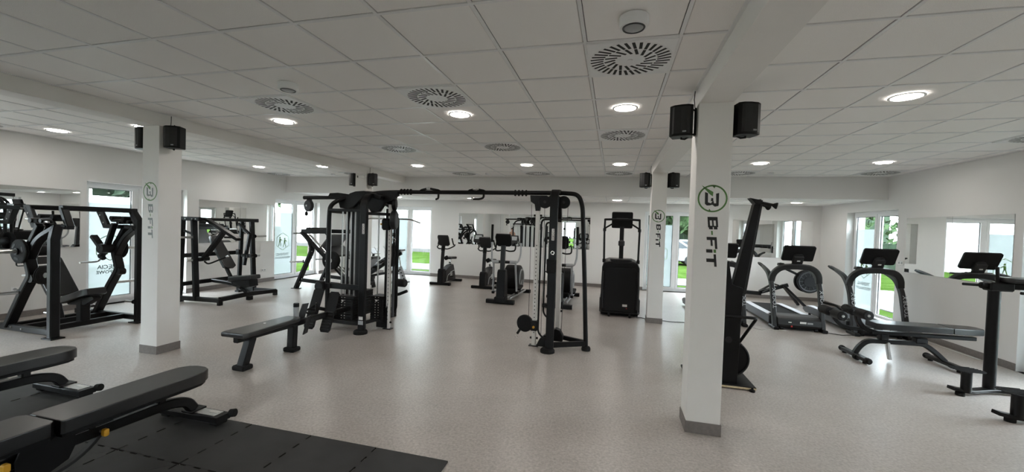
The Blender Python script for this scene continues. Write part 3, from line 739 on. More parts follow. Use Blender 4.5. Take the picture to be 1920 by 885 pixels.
# ================================================================== ELLIPTICALS
def make_elliptical(loc, label):
    t = thing('elliptical_trainer', label, 'elliptical', (0, 0, 0), 'elliptical trainers before the far wall')
    part('front_foot', MB().bar([(-.32, .06, .05), (.32, .06, .05)], .12, .085), 'black_plastic', t)
    part('foot_cover', MB().box((0, .10, .09), (.26, .24, .14), .02), 'black_plastic', t)
    fr = [(.00, .12), (.05, .70), (.10, .76), (.22, .76), (.28, .60), (.33, .12)]
    part('front_column_cover', MB().prism(fr, (0, 0, 0), (0, 1, 0), (0, 0, 1), .19, .022), 'black_plastic', t)
    part('column', MB().bar([(0, .15, .70), (0, .19, 1.30)], .10, .085, (0, 1, 0)), 'dark_grey', t)
    Rt = Matrix.Rotation(math.radians(24), 3, 'X'); cz = V((0, .20, 1.42))
    con = part('console', MB().prism([(-.19, .08), (-.165, .15), (.165, .15), (.19, .08), (.18, -.11), (.13, -.15), (-.13, -.15), (-.18, -.11)], cz, (1, 0, 0), Rt @ V((0, 0, 1)), .07, .016), 'black_plastic', t)
    part('display', MB().prism(rrect(.28, .15, .015), cz+Rt @ V((0, .037, .03)), (1, 0, 0), Rt @ V((0, 0, 1)), .004), 'silver_plastic', con)
    for s in (-1, 1):
        part('fixed_handle', MB().tube([(s*.05, .21, 1.19), (s*.14, .22, 1.17), (s*.23, .34, 1.18), (s*.235, .40, 1.26), (s*.215, .36, 1.36)], .017, 10, .05), 'rubber', t)
    part('pivot_bar', MB().cyl((-.28, .32, .915), (.28, .32, .915), .034, n=16), 'dark_grey', t)
    for s in (-1, 1):
        part('pivot_sleeve', MB().cyl((s*.13, .32, .915), (s*.285, .32, .915), .042, n=16, bev=.005), 'silver_plastic', t)
        part('swing_arm', MB().tube([(s*.27, .32, .915), (s*.31, .36, .93), (s*.345, .44, 1.05), (s*.35, .45, 1.25), (s*.35, .44, 1.40)], .021, 10, .09), 'silver_plastic', t)
        part('arm_grip', MB().tube([(s*.35, .443, 1.36), (s*.35, .44, 1.60), (s*.345, .43, 1.77)], .029, 12), 'rubber', t)
        ft = .12 if s > 0 else -.05
        part('swing_leg', MB().tube([(s*.26, .32, .90), (s*.26, .40+ft, .22)], .024, 10), 'silver_plastic', t)
        part('leg_joint', MB().cyl((s*.23, .40+ft, .20), (s*.29, .40+ft, .20), .035, n=14, bev=.004), 'black_plastic', t)
        part('pedal_rail', MB().bar([(s*.26, .40+ft, .19), (s*.22, 1.15, .30), (s*.20, 1.28, .40)], .035, .04), 'silver_plastic', t)
        part('pedal', MB().prism(rrect(.13, .36, .04), (s*.26, .78, .285), (1, 0, 0), (0, .985, .13), .05, .012), 'black_plastic', t)
        part('base_rail', MB().tube([(s*.16, .30, .085), (s*.20, 1.80, .075)], .023, 10), 'silver_plastic', t)
        part('track_rail', MB().tube([(s*.09, .30, .10), (s*.12, 1.74, .09)], .016, 8), 'silver_plastic', t)
    part('flywheel_drum', MB().lathe([(0, .27), (.03, .325), (.06, .335), (.34, .335), (.37, .325), (.40, .27)], (-.20, 1.24, .44), (1, 0, 0), 32), 'black_plastic', t)
    for s in (-1, 1):
        part('drum_ring', MB().torus((s*.203, 1.24, .44), (1, 0, 0), .225, .022, 32, 8), 'silver_plastic', t)
        part('drum_disc', MB().cyl((s*.195, 1.24, .44), (s*.212, 1.24, .44), .20, n=28, bev=.004), 'dark_grey', t)
    part('drum_base', MB().box((0, 1.22, .14), (.30, .55, .14), .03), 'black_plastic', t)
    part('rear_foot', MB().bar([(-.33, 1.80, .045), (.33, 1.80, .045)], .11, .085), 'black_plastic', t)
    t.location = loc; return t
el = make_elliptical((-2.40, 8.53, 0), 'black and silver elliptical trainer standing clear left of the right cable tower')
dup(el, (-1.12, 8.53, 0), 'black and silver elliptical trainer half hidden behind the right cable tower')

# ================================================================== STAIR CLIMBER
def climber():
    x, y = .165, 8.20
    t = thing('stair_climber', 'tall black stair climber with back turned, next to the second right column', 'stair climber', (x, y, 0))
    q = lambda a, b_, c: V((x+a, y+b_, c))
    out = [(-.365, .06), (-.375, .55), (-.365, .98), (-.33, 1.07), (-.24, 1.105), (.24, 1.105), (.33, 1.07), (.365, .98), (.375, .55), (.365, .06)]
    part('body_shell', MB().prism(out, q(0, .62, 0), (1, 0, 0), (0, 0, 1), 1.14, .05), 'black_plastic', t)
    inn = [(-.29, .10), (-.31, .55), (-.30, .93), (-.27, .98), (.27, .98), (.30, .93), (.31, .55), (.29, .10)]
    part('rear_panel', MB().prism(inn, q(0, .045, 0), (1, 0, 0), (0, 0, 1), .03, .01), 'black_metal', t)
    for s in (-1, 1):
        part('panel_strip', MB().tube([q(s*.325, .046, .16), q(s*.345, .046, .55), q(s*.335, .046, .90)], .012, 8), 'dark_grey', t)
        part('side_skirt', MB().box(q(s*.375, .55, .20), (.04, .80, .30), .015), 'dark_grey', t)
    part('sticker', MB().box(q(.10, .026, .235), (.09, .004, .045), .001), 'label_white', t)
    part('sticker', MB().box(q(.135, .026, .18), (.02, .004, .015), .001), 'red_plastic', t)
    part('top_cover', MB().prism(rrect(.44, .34, .10), q(0, .30, 1.12), (1, 0, 0), (0, 1, 0), .06, .02), 'dark_grey', t)
    part('neck', MB().bar([q(0, .28, 1.08), q(0, .36, 1.80)], .085, .07, (0, 1, 0)), 'black_plastic', t)
    part('neck_joint', MB().box(q(0, .315, 1.46), (.125, .10, .14), .03), 'dark_grey', t)
    Rt = Matrix.Rotation(math.radians(14), 3, 'X')
    con = part('console', MB().prism(rrect(.42, .34, .03), q(0, .42, 1.94), (1, 0, 0), Rt @ V((0, 0, 1)), .07, .014), 'black_plastic', t)
    part('vent_slot', MB().box(q(0, .372, 2.035), (.22, .006, .016), .002), 'dark_grey', con)
    part('console_plate', MB().box(q(0, .378, 1.965), (.24, .008, .05), .004), 'grey_metal', con)
    part('handle_bar', MB().tube([q(-.345, .40, 1.945), q(-.20, .36, 1.95), q(.20, .36, 1.95), q(.345, .40, 1.945)], .023, 12, .05), 'rubber', t)
    for s in (-1, 1):
        part('handle_post', MB().tube([q(s*.345, .40, 1.96), q(s*.35, .36, 1.70), q(s*.335, .25, 1.08)], .021, 12), 'black_metal', t)
        part('post_collar', MB().cyl(q(s*.3475, .377, 1.70), q(s*.3485, .385, 1.76), .032, n=14, bev=.004), 'black_plastic', t)
        part('brace', MB().tube([q(s*.345, .37, 1.76), q(s*.19, .39, 1.86)], .018, 10), 'black_metal', t)
        part('post_socket', MB().cyl(q(s*.334, .24, 1.06), q(s*.336, .26, 1.13), .032, n=14, bev=.004), 'black_plastic', t)
        part('wheel', MB().cyl(q(s*.20-.02, .0, .04), q(s*.20+.02, .0, .04), .04, n=16), 'rubber', t)
        part('foot', MB().cyl(q(s*.33, 1.05, .0), q(s*.33, 1.05, .08), .03, n=14), 'rubber', t)
    part('base_frame', MB().tube([q(-.37, .20, .085), q(-.36, .02, .085), q(.36, .02, .085), q(.37, .20, .085)], .016, 8, .05).tube([q(-.36, .10, .04), q(.36, .10, .04)], .02, 8), 'black_metal', t)
    for k in range(4):
        part('step', MB().box(q(0, 1.22+.18*k*.6, .75-.20*k), (.56, .20, .05), .01), 'steps_grey', t)
climber()

# ================================================================== AIR ROWER on the far side of the treadmills
def rower():
    y = 11.2
    t = thing('rowing_machine', 'black air rower with large round fan behind the middle treadmill', 'rowing machine', (4.3, y, 0))
    part('rail', MB().bar([(2.75, y, .30), (3.62, y, .27)], .07, .09), 'black_metal', t)
    part('rail', MB().bar([(3.58, y, .29), (4.20, y, .52)], .07, .085), 'black_metal', t)
    part('seat', MB().prism(rrect(.28, .30, .06), (3.05, y, .385), (1, 0, 0), (0, 1, 0), .06, .015), 'vinyl', t)
    for s in (-1, 1):
        part('front_leg', MB().bar([(4.10, y+s*.03, .50), (4.52, y+s*.22, .03)], .05, .11, (0, 1, 0)), 'black_metal', t)
        part('footrest', MB().box((3.75, y+s*.13, .40), (.32, .11, .025), .01, Matrix.Rotation(math.radians(-35), 3, 'Y')), 'black_plastic', t)
        part('fan_cover', MB().lathe([(0, .20), (.03, .265), (.06, .275), (.08, .265)], (4.62, y+s*.02, .63), (0, s, 0), 32), 'black_plastic', t)
        part('fan_ring', MB().torus((4.62, y+s*.10, .63), (0, 1, 0), .225, .016, 32, 8), 'grey_metal', t)
        part('fan_hub', MB().cyl((4.62, y+s*.09, .63), (4.62, y+s*.112, .63), .13, n=24, bev=.006), 'black_plastic', t)
        part('leg_foot', MB().cyl((4.52, y+s*.22, .0), (4.52, y+s*.22, .05), .03, n=12), 'rubber', t)
    for k in range(12):
        a = math.pi*2*k/12
        part('fan_spoke', MB().bar([(4.62+.13*math.cos(a), y-.105, .63+.13*math.sin(a)), (4.62+.225*math.cos(a), y-.105, .63+.225*math.sin(a))], .012, .012), 'grey_metal', t)
    part('monitor_arm', MB().bar([(4.58, y, .70), (4.10, y, .93)], .04, .055), 'black_metal', t)
    part('monitor', MB().box((4.05, y, .98), (.04, .22, .16), .012), 'black_plastic', t)
    part('handle', MB().cyl((3.92, y-.22, .52), (3.92, y+.22, .52), .016, n=12), 'rubber', t)
    part('rear_leg', MB().bar([(2.80, y, .26), (2.76, y, .04)], .06, .06, (0, 1, 0)), 'black_metal', t)
    part('rear_foot', MB().bar([(2.76, y-.22, .025), (2.76, y+.22, .025)], .06, .05), 'black_plastic', t)
rower()

# ================================================================== SKI ERGOMETER behind the nearest column
def skierg():
    t = thing('ski_ergometer', 'tall black ski ergometer on a wood-edged base plate behind the nearest column', 'ski machine', (1.25, 5.2, 0))
    part('base_plate', MB().box((1.235, 5.17, .030), (.69, .56, .028), .004), 'black_plastic', t)
    part('base_edge', MB().box((1.235, 4.893, .024), (.69, .016, .022), .004), 'wood_edge', t)
    for x in (.95, 1.52):
        for yy in (4.93, 5.40): part('foot', MB().cyl((x, yy, 0), (x, yy, .018), .025, n=12), 'rubber', t)
    part('adjust_foot', MB().lathe([(0, .028), (.02, .03), (.03, .012), (.05, .012)], (1.535, 4.875, .0), (0, 0, 1), 10), 'black_plastic', t)
    colm = [(.98, .04), (1.405, .04), (1.42, .75), (1.425, 1.12), (1.36, 1.14), (1.315, 1.16), (1.27, 1.42), (1.10, 1.30), (1.02, .80)]
    part('column', MB().prism(colm, (0, 5.04, 0), (1, 0, 0), (0, 0, 1), .17, .006), 'black_metal', t)
    mast = [(1.325, 1.14), (1.44, 1.05), (1.475, 1.30), (1.575, 2.06), (1.575, 2.12), (1.535, 2.115), (1.505, 2.05)]
    part('mast', MB().prism(mast, (0, 5.04, 0), (1, 0, 0), (0, 0, 1), .10, .006), 'black_plastic', t)
    part('mast_side', MB().prism([(1.44, 1.02), (1.475, 1.05), (1.60, 2.06), (1.575, 2.08)], (0, 5.06, 0), (1, 0, 0), (0, 0, 1), .08, .004), 'dark_grey', t)
    part('mast_head', MB().prism([(1.46, 2.13), (1.585, 2.105), (1.58, 2.06), (1.52, 2.06)], (0, 5.03, 0), (1, 0, 0), (0, 0, 1), .13, .006), 'black_plastic', t)
    for s in (-1, 1):
        part('handle', MB().tube([(1.57, 5.03+s*.05, 2.08), (1.64, 5.03+s*.09, 2.06), (1.69, 5.03+s*.11, 2.045)], .016, 10, scale=[1, .9, 1]).lathe([(0, .016), (.03, .034), (.04, .036), (.045, .03)], (1.668, 5.03+s*.103, 2.05), (.05, s*.02, -.012), 14), 'rubber', t)
        part('pull_cord', MB().tube([(1.51, 5.03+s*.03, 2.05), (1.39, 5.03+s*.03, 1.2)], .0035, 6), 'cable_white', t)
    part('fan_housing', MB().lathe([(0, .17), (.02, .215), (.09, .22), (.11, .20)], (1.37, 5.16, .265), (0, 1, 0), 36), 'black_plastic', t)
    part('fan_ring', MB().torus((1.37, 5.165, .265), (0, 1, 0), .205, .012, 36, 8), 'dark_grey', t)
    part('support_frame', MB().tube([(1.12, 4.94, .80), (1.53, 4.94, .80), (1.575, 4.97, .79), (1.47, 5.20, .44), (1.38, 5.22, .40)], .017, 10, .05), 'black_metal', t)
    part('badge', MB().cyl((1.30, 4.948, .53), (1.30, 4.954, .53), .035, n=18), 'dark_grey', t)
    mon = part('monitor', MB().box((1.17, 4.99, 1.44), (.17, .05, .14), .01), 'black_plastic', t)
skierg()

# ================================================================== SIT-UP BENCH (runs along x) right of centre
def situp_bench():
    y = 6.77
    t = thing('situp_bench', 'black adjustable sit-up bench with foam leg rollers before the right mirror', 'bench', (3.95, y, 0))
    def stab(x, nm):
        o = part('foot_bar', MB().bar([(x, y-.31, .055), (x, y+.31, .055)], .075, .05), 'black_metal', t)
        for s in (-1, 1):
            part('end_cap', MB().lathe([(0, .042), (.05, .042), (.07, .025)], (x, y+s*.29, .052), (0, s, 0), 14), 'rubber', o)
            part('foot_pad', MB().cyl((x, y+s*.25, .0), (x, y+s*.25, .035), .028, n=12), 'rubber', o)
    stab(3.42, 0); stab(4.47, 1)
    part('wheel', MB().cyl((3.40, y-.12, .04), (3.40, y-.06, .04), .04, n=16), 'rubber', t)
    fr = [(3.42, y, .07), (3.47, y, .17), (3.56, y, .265), (3.72, y, .272), (4.22, y, .285), (4.34, y, .20), (4.47, y, .07)]
    part('frame', MB().bar(fillet(fr, .10, 5), .06, .065, (0, 1, 0)), 'black_metal', t)
    back = [(3.60, -.13), (3.68, -.155), (4.45, -.155), (4.45, .155), (3.68, .155), (3.60, .13)]
    part('back_pad', MB().prism(back, (0, y, .460), (1, 0, .012), (0, 1, 0), .082, .010), 'vinyl', t)
    head = [(4.462, -.155), (4.66, -.15), (4.80, -.12), (4.84, -.06), (4.84, .06), (4.80, .12), (4.66, .15), (4.462, .155)]
    part('head_pad', MB().prism(head, (0, y, .460), (1, 0, .012), (0, 1, 0), .082, .010), 'vinyl', t)
    part('pad_beam', MB().bar([(3.60, y, .395), (4.78, y, .412)], .08, .05), 'black_metal', t)
    part('pad_bracket', MB().box((4.18, y, .33), (.14, .10, .08), .012), 'black_metal', t)
    part('pad_bracket', MB().box((3.75, y, .34), (.10, .10, .10), .012), 'black_metal', t)
    part('pivot_bolt', MB().cyl((3.79, y-.06, .255), (3.79, y-.035, .255), .02, n=12), 'steel', t)
    part('adjust_strut', MB().bar([(3.79, y-.02, .26), (3.83, y-.02, .03)], .035, .05, (0, 1, 0)), 'steel', t)
    for (rx, rz, nm) in ((3.12, .635, 0), (3.42, .665, 1)):
        rod = part('roller_rod', MB().cyl((rx, y-.288, rz), (rx, y+.288, rz), .014, n=10), 'steel', t)
        for s in (-1, 1):
            part('foam_roller', MB().lathe([(0, .052), (.012, .066), (.215, .066), (.227, .052)], (rx, y+s*.06, rz), (0, s, 0), 20), 'foam', rod)
            part('roller_cap', MB().cyl((rx, y+s*.286, rz), (rx, y+s*.294, rz), .018, n=10), 'steel', rod)
    part('leg_arm', MB().bar(fillet([(3.12, y, .635), (3.17, y, .50), (3.30, y, .43), (3.50, y, .42)], .09, 5), .05, .05, (0, 1, 0)), 'black_metal', t)
    part('leg_arm', MB().bar(fillet([(3.42, y, .665), (3.44, y, .54), (3.52, y, .43), (3.68, y, .39)], .09, 5), .06, .06, (0, 1, 0)), 'black_metal', t)
    part('grab_handle', MB().tube([(3.24, y-.02, .66), (3.22, y+.10, .72), (3.12, y+.26, .73)], .016, 10, .05).tube([(3.24, y+.0, .66), (3.36, y-.02, .71), (3.40, y+.20, .72)], .016, 10, .05), 'rubber', t)
situp_bench()

# ================================================================== STANDING GLUTE / ROW STATION at the right picture edge
def pedestal_station():
    t = thing('pedestal_station', 'black standing exercise station with oval foot plates at the right picture edge', 'exercise machine', (4.21, 5.6, 0))
    part('post', MB().tube([(4.21, 5.74, .06), (4.21, 5.74, 1.22)], .052, 20), 'black_metal', t)
    part('post_flange', MB().cyl((4.21, 5.74, .055), (4.21, 5.74, .075), .085, n=20), 'black_metal', t)
    part('base_bar', MB().bar(fillet([(3.74, 5.56, .075), (3.90, 5.58, .045), (4.21, 5.73, .045), (5.05, 5.80, .045)], .1, 4), .09, .035), 'black_metal', t)
    part('base_bar', MB().bar(fillet([(3.66, 4.90, .075), (3.80, 4.91, .045), (4.60, 4.98, .045), (5.05, 5.05, .045)], .1, 4), .09, .035), 'black_metal', t)
    part('base_link', MB().bar([(4.70, 4.98, .05), (4.70, 5.78, .05)], .08, .05), 'black_metal', t)
    for (x, y) in ((3.87, 5.55), (3.82, 4.90)):
        ped = part('pedestal', MB().tube([(x, y, .05), (x, y, .27)], .045, 18), 'black_metal', t)
        part('foot_plate', MB().lathe([(0, .145), (.010, .155), (.018, .15)], (0, 0, 0), (0, 0, 1), 32), 'rubber', t)
        pl = t.children[-1]
        for v in pl.data.vertices:
            v.co = V((x+.005+v.co.x*1.12, y+v.co.y*.86, .268+v.co.z)) if False else V((x+.02+(v.co.x+4.21)*1.12, y+.03+(v.co.y+5.6)*.86, .268+v.co.z))-V((4.21, 5.6, 0))
        rib = MB()
        for k in range(-4, 5): rib.box((x+.02, y+.03+k*.026, .289), (.30*math.sqrt(max(0, 1-(k/5.2)**2)), .008, .006), .002)
        part('plate_ribs', rib, 'rubber', ped)['kind'] = 'stuff'
        part('rubber_foot', MB().cyl((x-.05, y, 0), (x-.05, y, .035), .04, n=14), 'rubber', t)
        part('rubber_foot', MB().cyl((x+.85, y+.1, 0), (x+.85, y+.1, .035), .04, n=14), 'rubber', t)
    part('head_block', MB().box((4.24, 5.74, 1.225), (.22, .13, .10), .015), 'black_metal', t)
    part('side_handle', MB().cyl((3.92, 5.74, 1.235), (4.14, 5.74, 1.23), .016, n=12), 'rubber', t)
    part('handle_boss', MB().cyl((4.08, 5.74, 1.232), (4.16, 5.74, 1.230), .036, n=14, bev=.005), 'black_plastic', t)
    part('arm_rest', MB().prism(rrect(.62, .22, .05), (4.56, 5.72, 1.305), (1, 0, 0), (0, 1, 0), .06, .016), 'vinyl', t)
    part('arm_bar', MB().bar([(4.20, 5.74, 1.235), (4.90, 5.72, 1.235)], .08, .07), 'black_metal', t)
    part('hand_grip', MB().cyl((4.235, 5.74, 1.26), (4.225, 5.74, 1.445), .016, n=12), 'rubber', t)
    part('side_handle', MB().cyl((4.185, 5.40, 1.195), (4.50, 5.42, 1.195), .016, n=12), 'rubber', t)
    part('handle_arm', MB().bar([(4.50, 5.42, 1.195), (4.55, 5.72, 1.215)], .04, .04), 'black_metal', t)
pedestal_station()

# ================================================================== FOREGROUND ADJUSTABLE BENCHES (run along y)
def make_bench(loc, label):
    t = thing('weight_bench', label, 'bench', (0, 0, 0), 'adjustable weight benches on the rubber mat')
    # local: far foot bar at y=0, seat towards -y
    bp = [(-.155, -.86), (-.14, -.88), (.14, -.88), (.155, -.86), (.155, -.10), (.145, .00), (.10, .065), (.04, .09), (-.04, .09), (-.10, .065), (-.145, .00), (-.155, -.10)]
    part('back_pad', MB().prism(bp, (0, 0, .396), (1, 0, 0), (0, 1, 0), .09, .008), 'vinyl', t)
    part('pad_board', MB().prism([(a*.86, b_*.97-.01) for a, b_ in bp], (0, 0, .338), (1, 0, 0), (0, 1, 0), .024), 'black_plastic', t)
    sp = [(-.13, -1.28), (.13, -1.28), (.16, -1.22), (.155, -.93), (.12, -.90), (-.12, -.90), (-.155, -.93), (-.16, -1.22)]
    part('seat_pad', MB().prism(sp, (0, 0, .406), (1, 0, 0), (0, 1, 0), .09, .008), 'vinyl', t)
    part('seat_board', MB().prism([(a*.86, b_*.97-.02) for a, b_ in sp], (0, 0, .348), (1, 0, 0), (0, 1, 0), .024), 'black_plastic', t)
    fr = [(0, -1.45, .24), (0, -.60, .235), (0, -.16, .225), (0, -.03, .185), (0, .02, .105)]
    part('frame_rail', MB().bar(fillet(fr, .10, 6), .075, .055, (1, 0, 0)), 'black_metal', t)
    part('rail_strip', MB().box((0, -.80, .268), (.05, 1.15, .006), .002), 'steel', t)
    part('pad_post', MB().box((0, -.235, .30), (.07, .06, .09), .01), 'black_metal', t)
    part('pad_post', MB().box((0, -.66, .31), (.055, .045, .10), .008), 'black_metal', t)
    hub = [(-.98, .40), (-.78, .36), (-.76, .24), (-.80, .15), (-.92, .10), (-1.02, .12), (-1.04, .25)]
    for s in (-1, 1): part('pivot_plate', MB().prism(hub, (s*.06, 0, 0), (0, 1, 0), (0, 0, 1), .012, .003), 'black_metal', t)
    arc = [(0, -.89+.36*math.cos(a), .425+.36*math.sin(a)) for a in [math.radians(-25-110*k/16) for k in range(17)]]
    ar = part('adjust_arc', MB().bar(arc, .022, .042, (1, 0, 0)), 'dark_grey', t)
    for k in range(1, 16, 2):
        p = V(arc[k]); part('arc_mark', MB().box(p+V((.012, 0, 0)), (.002, .008, .008), .0005), 'silver_plastic', ar)
    part('lever_knob', MB().prism(rrect(.032, .05, .012), (.075, -.62, .232), (0, 1, 0), (0, 0, 1), .035, .006), 'yellow_plastic', t)
    part('lever_knob', MB().prism(rrect(.032, .05, .012), (.08, -1.08, .255), (0, 1, 0), (0, 0, 1), .035, .006), 'yellow_plastic', t)
    part('lever_stem', MB().cyl((.03, -.62, .232), (.07, -.62, .232), .008, n=8), 'steel', t)
    fb = part('foot_bar', MB().bar([(-.31, .03, .065), (.31, .03, .065)], .13, .05), 'black_metal', t)
    part('foot_plate', MB().box((.16, .03, .093), (.20, .09, .006), .002), 'steel', fb)
    part('sticker', MB().box((.20, .045, .098), (.09, .035, .002), .0005), 'label_white', fb)
    part('wheel', MB().cyl((.30, .10, .075), (.34, .11, .08), .032, n=14), 'rubber', fb)
    part('joint_plate', MB().box((0, .03, .098), (.11, .13, .014), .003), 'black_metal', fb)
    for s in (-1, 1): part('foot_pad', MB().box((s*.26, .03, .028), (.08, .10, .03), .008), 'rubber', fb)
    rb = part('foot_bar', MB().bar([(-.26, -1.45, .065), (.26, -1.45, .065)], .10, .05), 'black_metal', t)
    part('rear_leg', MB().bar([(0, -1.44, .24), (0, -1.45, .08)], .07, .07, (0, 1, 0)), 'black_metal', t)
    for s in (-1, 1): part('foot_pad', MB().box((s*.22, -1.45, .028), (.08, .09, .03), .008), 'rubber', rb)
    t.location = loc; return t
MATZ = .014
bn = make_bench((-3.35, 2.545, MATZ), 'black weight bench in the near foreground with yellow knobs')
dup(bn, (-4.945, 2.56, MATZ), 'black weight bench at the left picture edge behind the front bench')

# rubber puzzle mat
def mat():
    t = thing('puzzle_mat', 'dark rubber puzzle mat under the weight benches', 'floor mat', (-3.5, 1.2, 0))
    st = .583; x1, y1 = -1.10, 2.672; nx, ny = 10, 7
    for i in range(nx):
        for j in range(ny):
            xa, xb, ya, yb = x1-(i+1)*st, x1-i*st, y1-(j+1)*st, y1-j*st
            def edge(p, q, n, sgn):
                p, q = V(p), V(q); d = (q-p); L = d.length; d.normalize(); nrm = V((-d.y, d.x)); out = []
                k = 9
                for m in range(k):
                    a, b_ = m/k, (m+1)/k; o_ = (.006 if (m % 2 == 0) else -.006)*sgn
                    out += [p+d*(L*a+.004)+nrm*o_, p+d*(L*b_-.004)+nrm*o_]
                return out
            pts = []
            g = .0012
            a, b_, c, d = (xa+g, ya+g), (xb-g, ya+g), (xb-g, yb-g), (xa+g, yb-g)
            pts += edge(a, b_, 9, 1) if j < ny-1 else [V(a), V(b_)]
            pts += edge(b_, c, 9, 1) if i > 0 else [V(b_), V(c)]
            pts += edge(c, d, 9, 1) if j > 0 else [V(c), V(d)]
            pts += edge(d, a, 9, 1) if i < nx-1 else [V(d), V(a)]
            part('mat_tile', MB().prism([tuple(p) for p in pts], (0, 0, MATZ/2+.0005+random.uniform(-.0004, .0004)), (1, 0, 0), (0, 1, 0), MATZ-.001), 'mat_rubber', t)
mat()

# ================================================================== helpers for plate-loaded machines
def weight_plate(mbparent, c, axis, r, th=.035, mat='rubber'):
    c, ax = V(c), V(axis).normalized(); a = c-ax*th/2
    p = part('weight_plate', MB().lathe([(0, r*.90), (th*.2, r), (th*.35, r), (th*.45, r*.93), (th*.55, r*.93), (th*.65, r), (th*.8, r), (th, r*.90)], a, ax, 28), mat, mbparent)
    part('plate_hub', MB().cyl(a-ax*.003, a+ax*(th+.003), r*.28, n=18), 'steel', p)
    sl = MB()
    x = ax.orthogonal().normalized(); y = ax.cross(x)
    for k in range(3):
        d = x*math.cos(2.094*k+.5)+y*math.sin(2.094*k+.5); w = ax.cross(d)
        for e in (-1, 1):
            sl.prism(rrect(r*.5, r*.2, r*.08, 3), a+d*(r*.62)+ax*(th/2+e*(th/2)), w, d, .004)
    part('grip_slots', sl, 'black_plastic', p)['kind'] = 'stuff'
    return p
def peg(parent, a, b_, r=.025):
    a, b_ = V(a), V(b_)
    p = part('plate_horn', MB().cyl(a, b_, r, n=16, bev=.004), 'steel', parent)
    part('horn_collar', MB().cyl(a, a+(b_-a).normalized()*.018, r*1.9, n=18), 'black_plastic', p)
    return p
def bolts(parent, pts, n):
    for p in pts: part('bolt', MB().cyl(V(p), V(p)+V(n)*.012, .012, n=8), 'steel', parent)

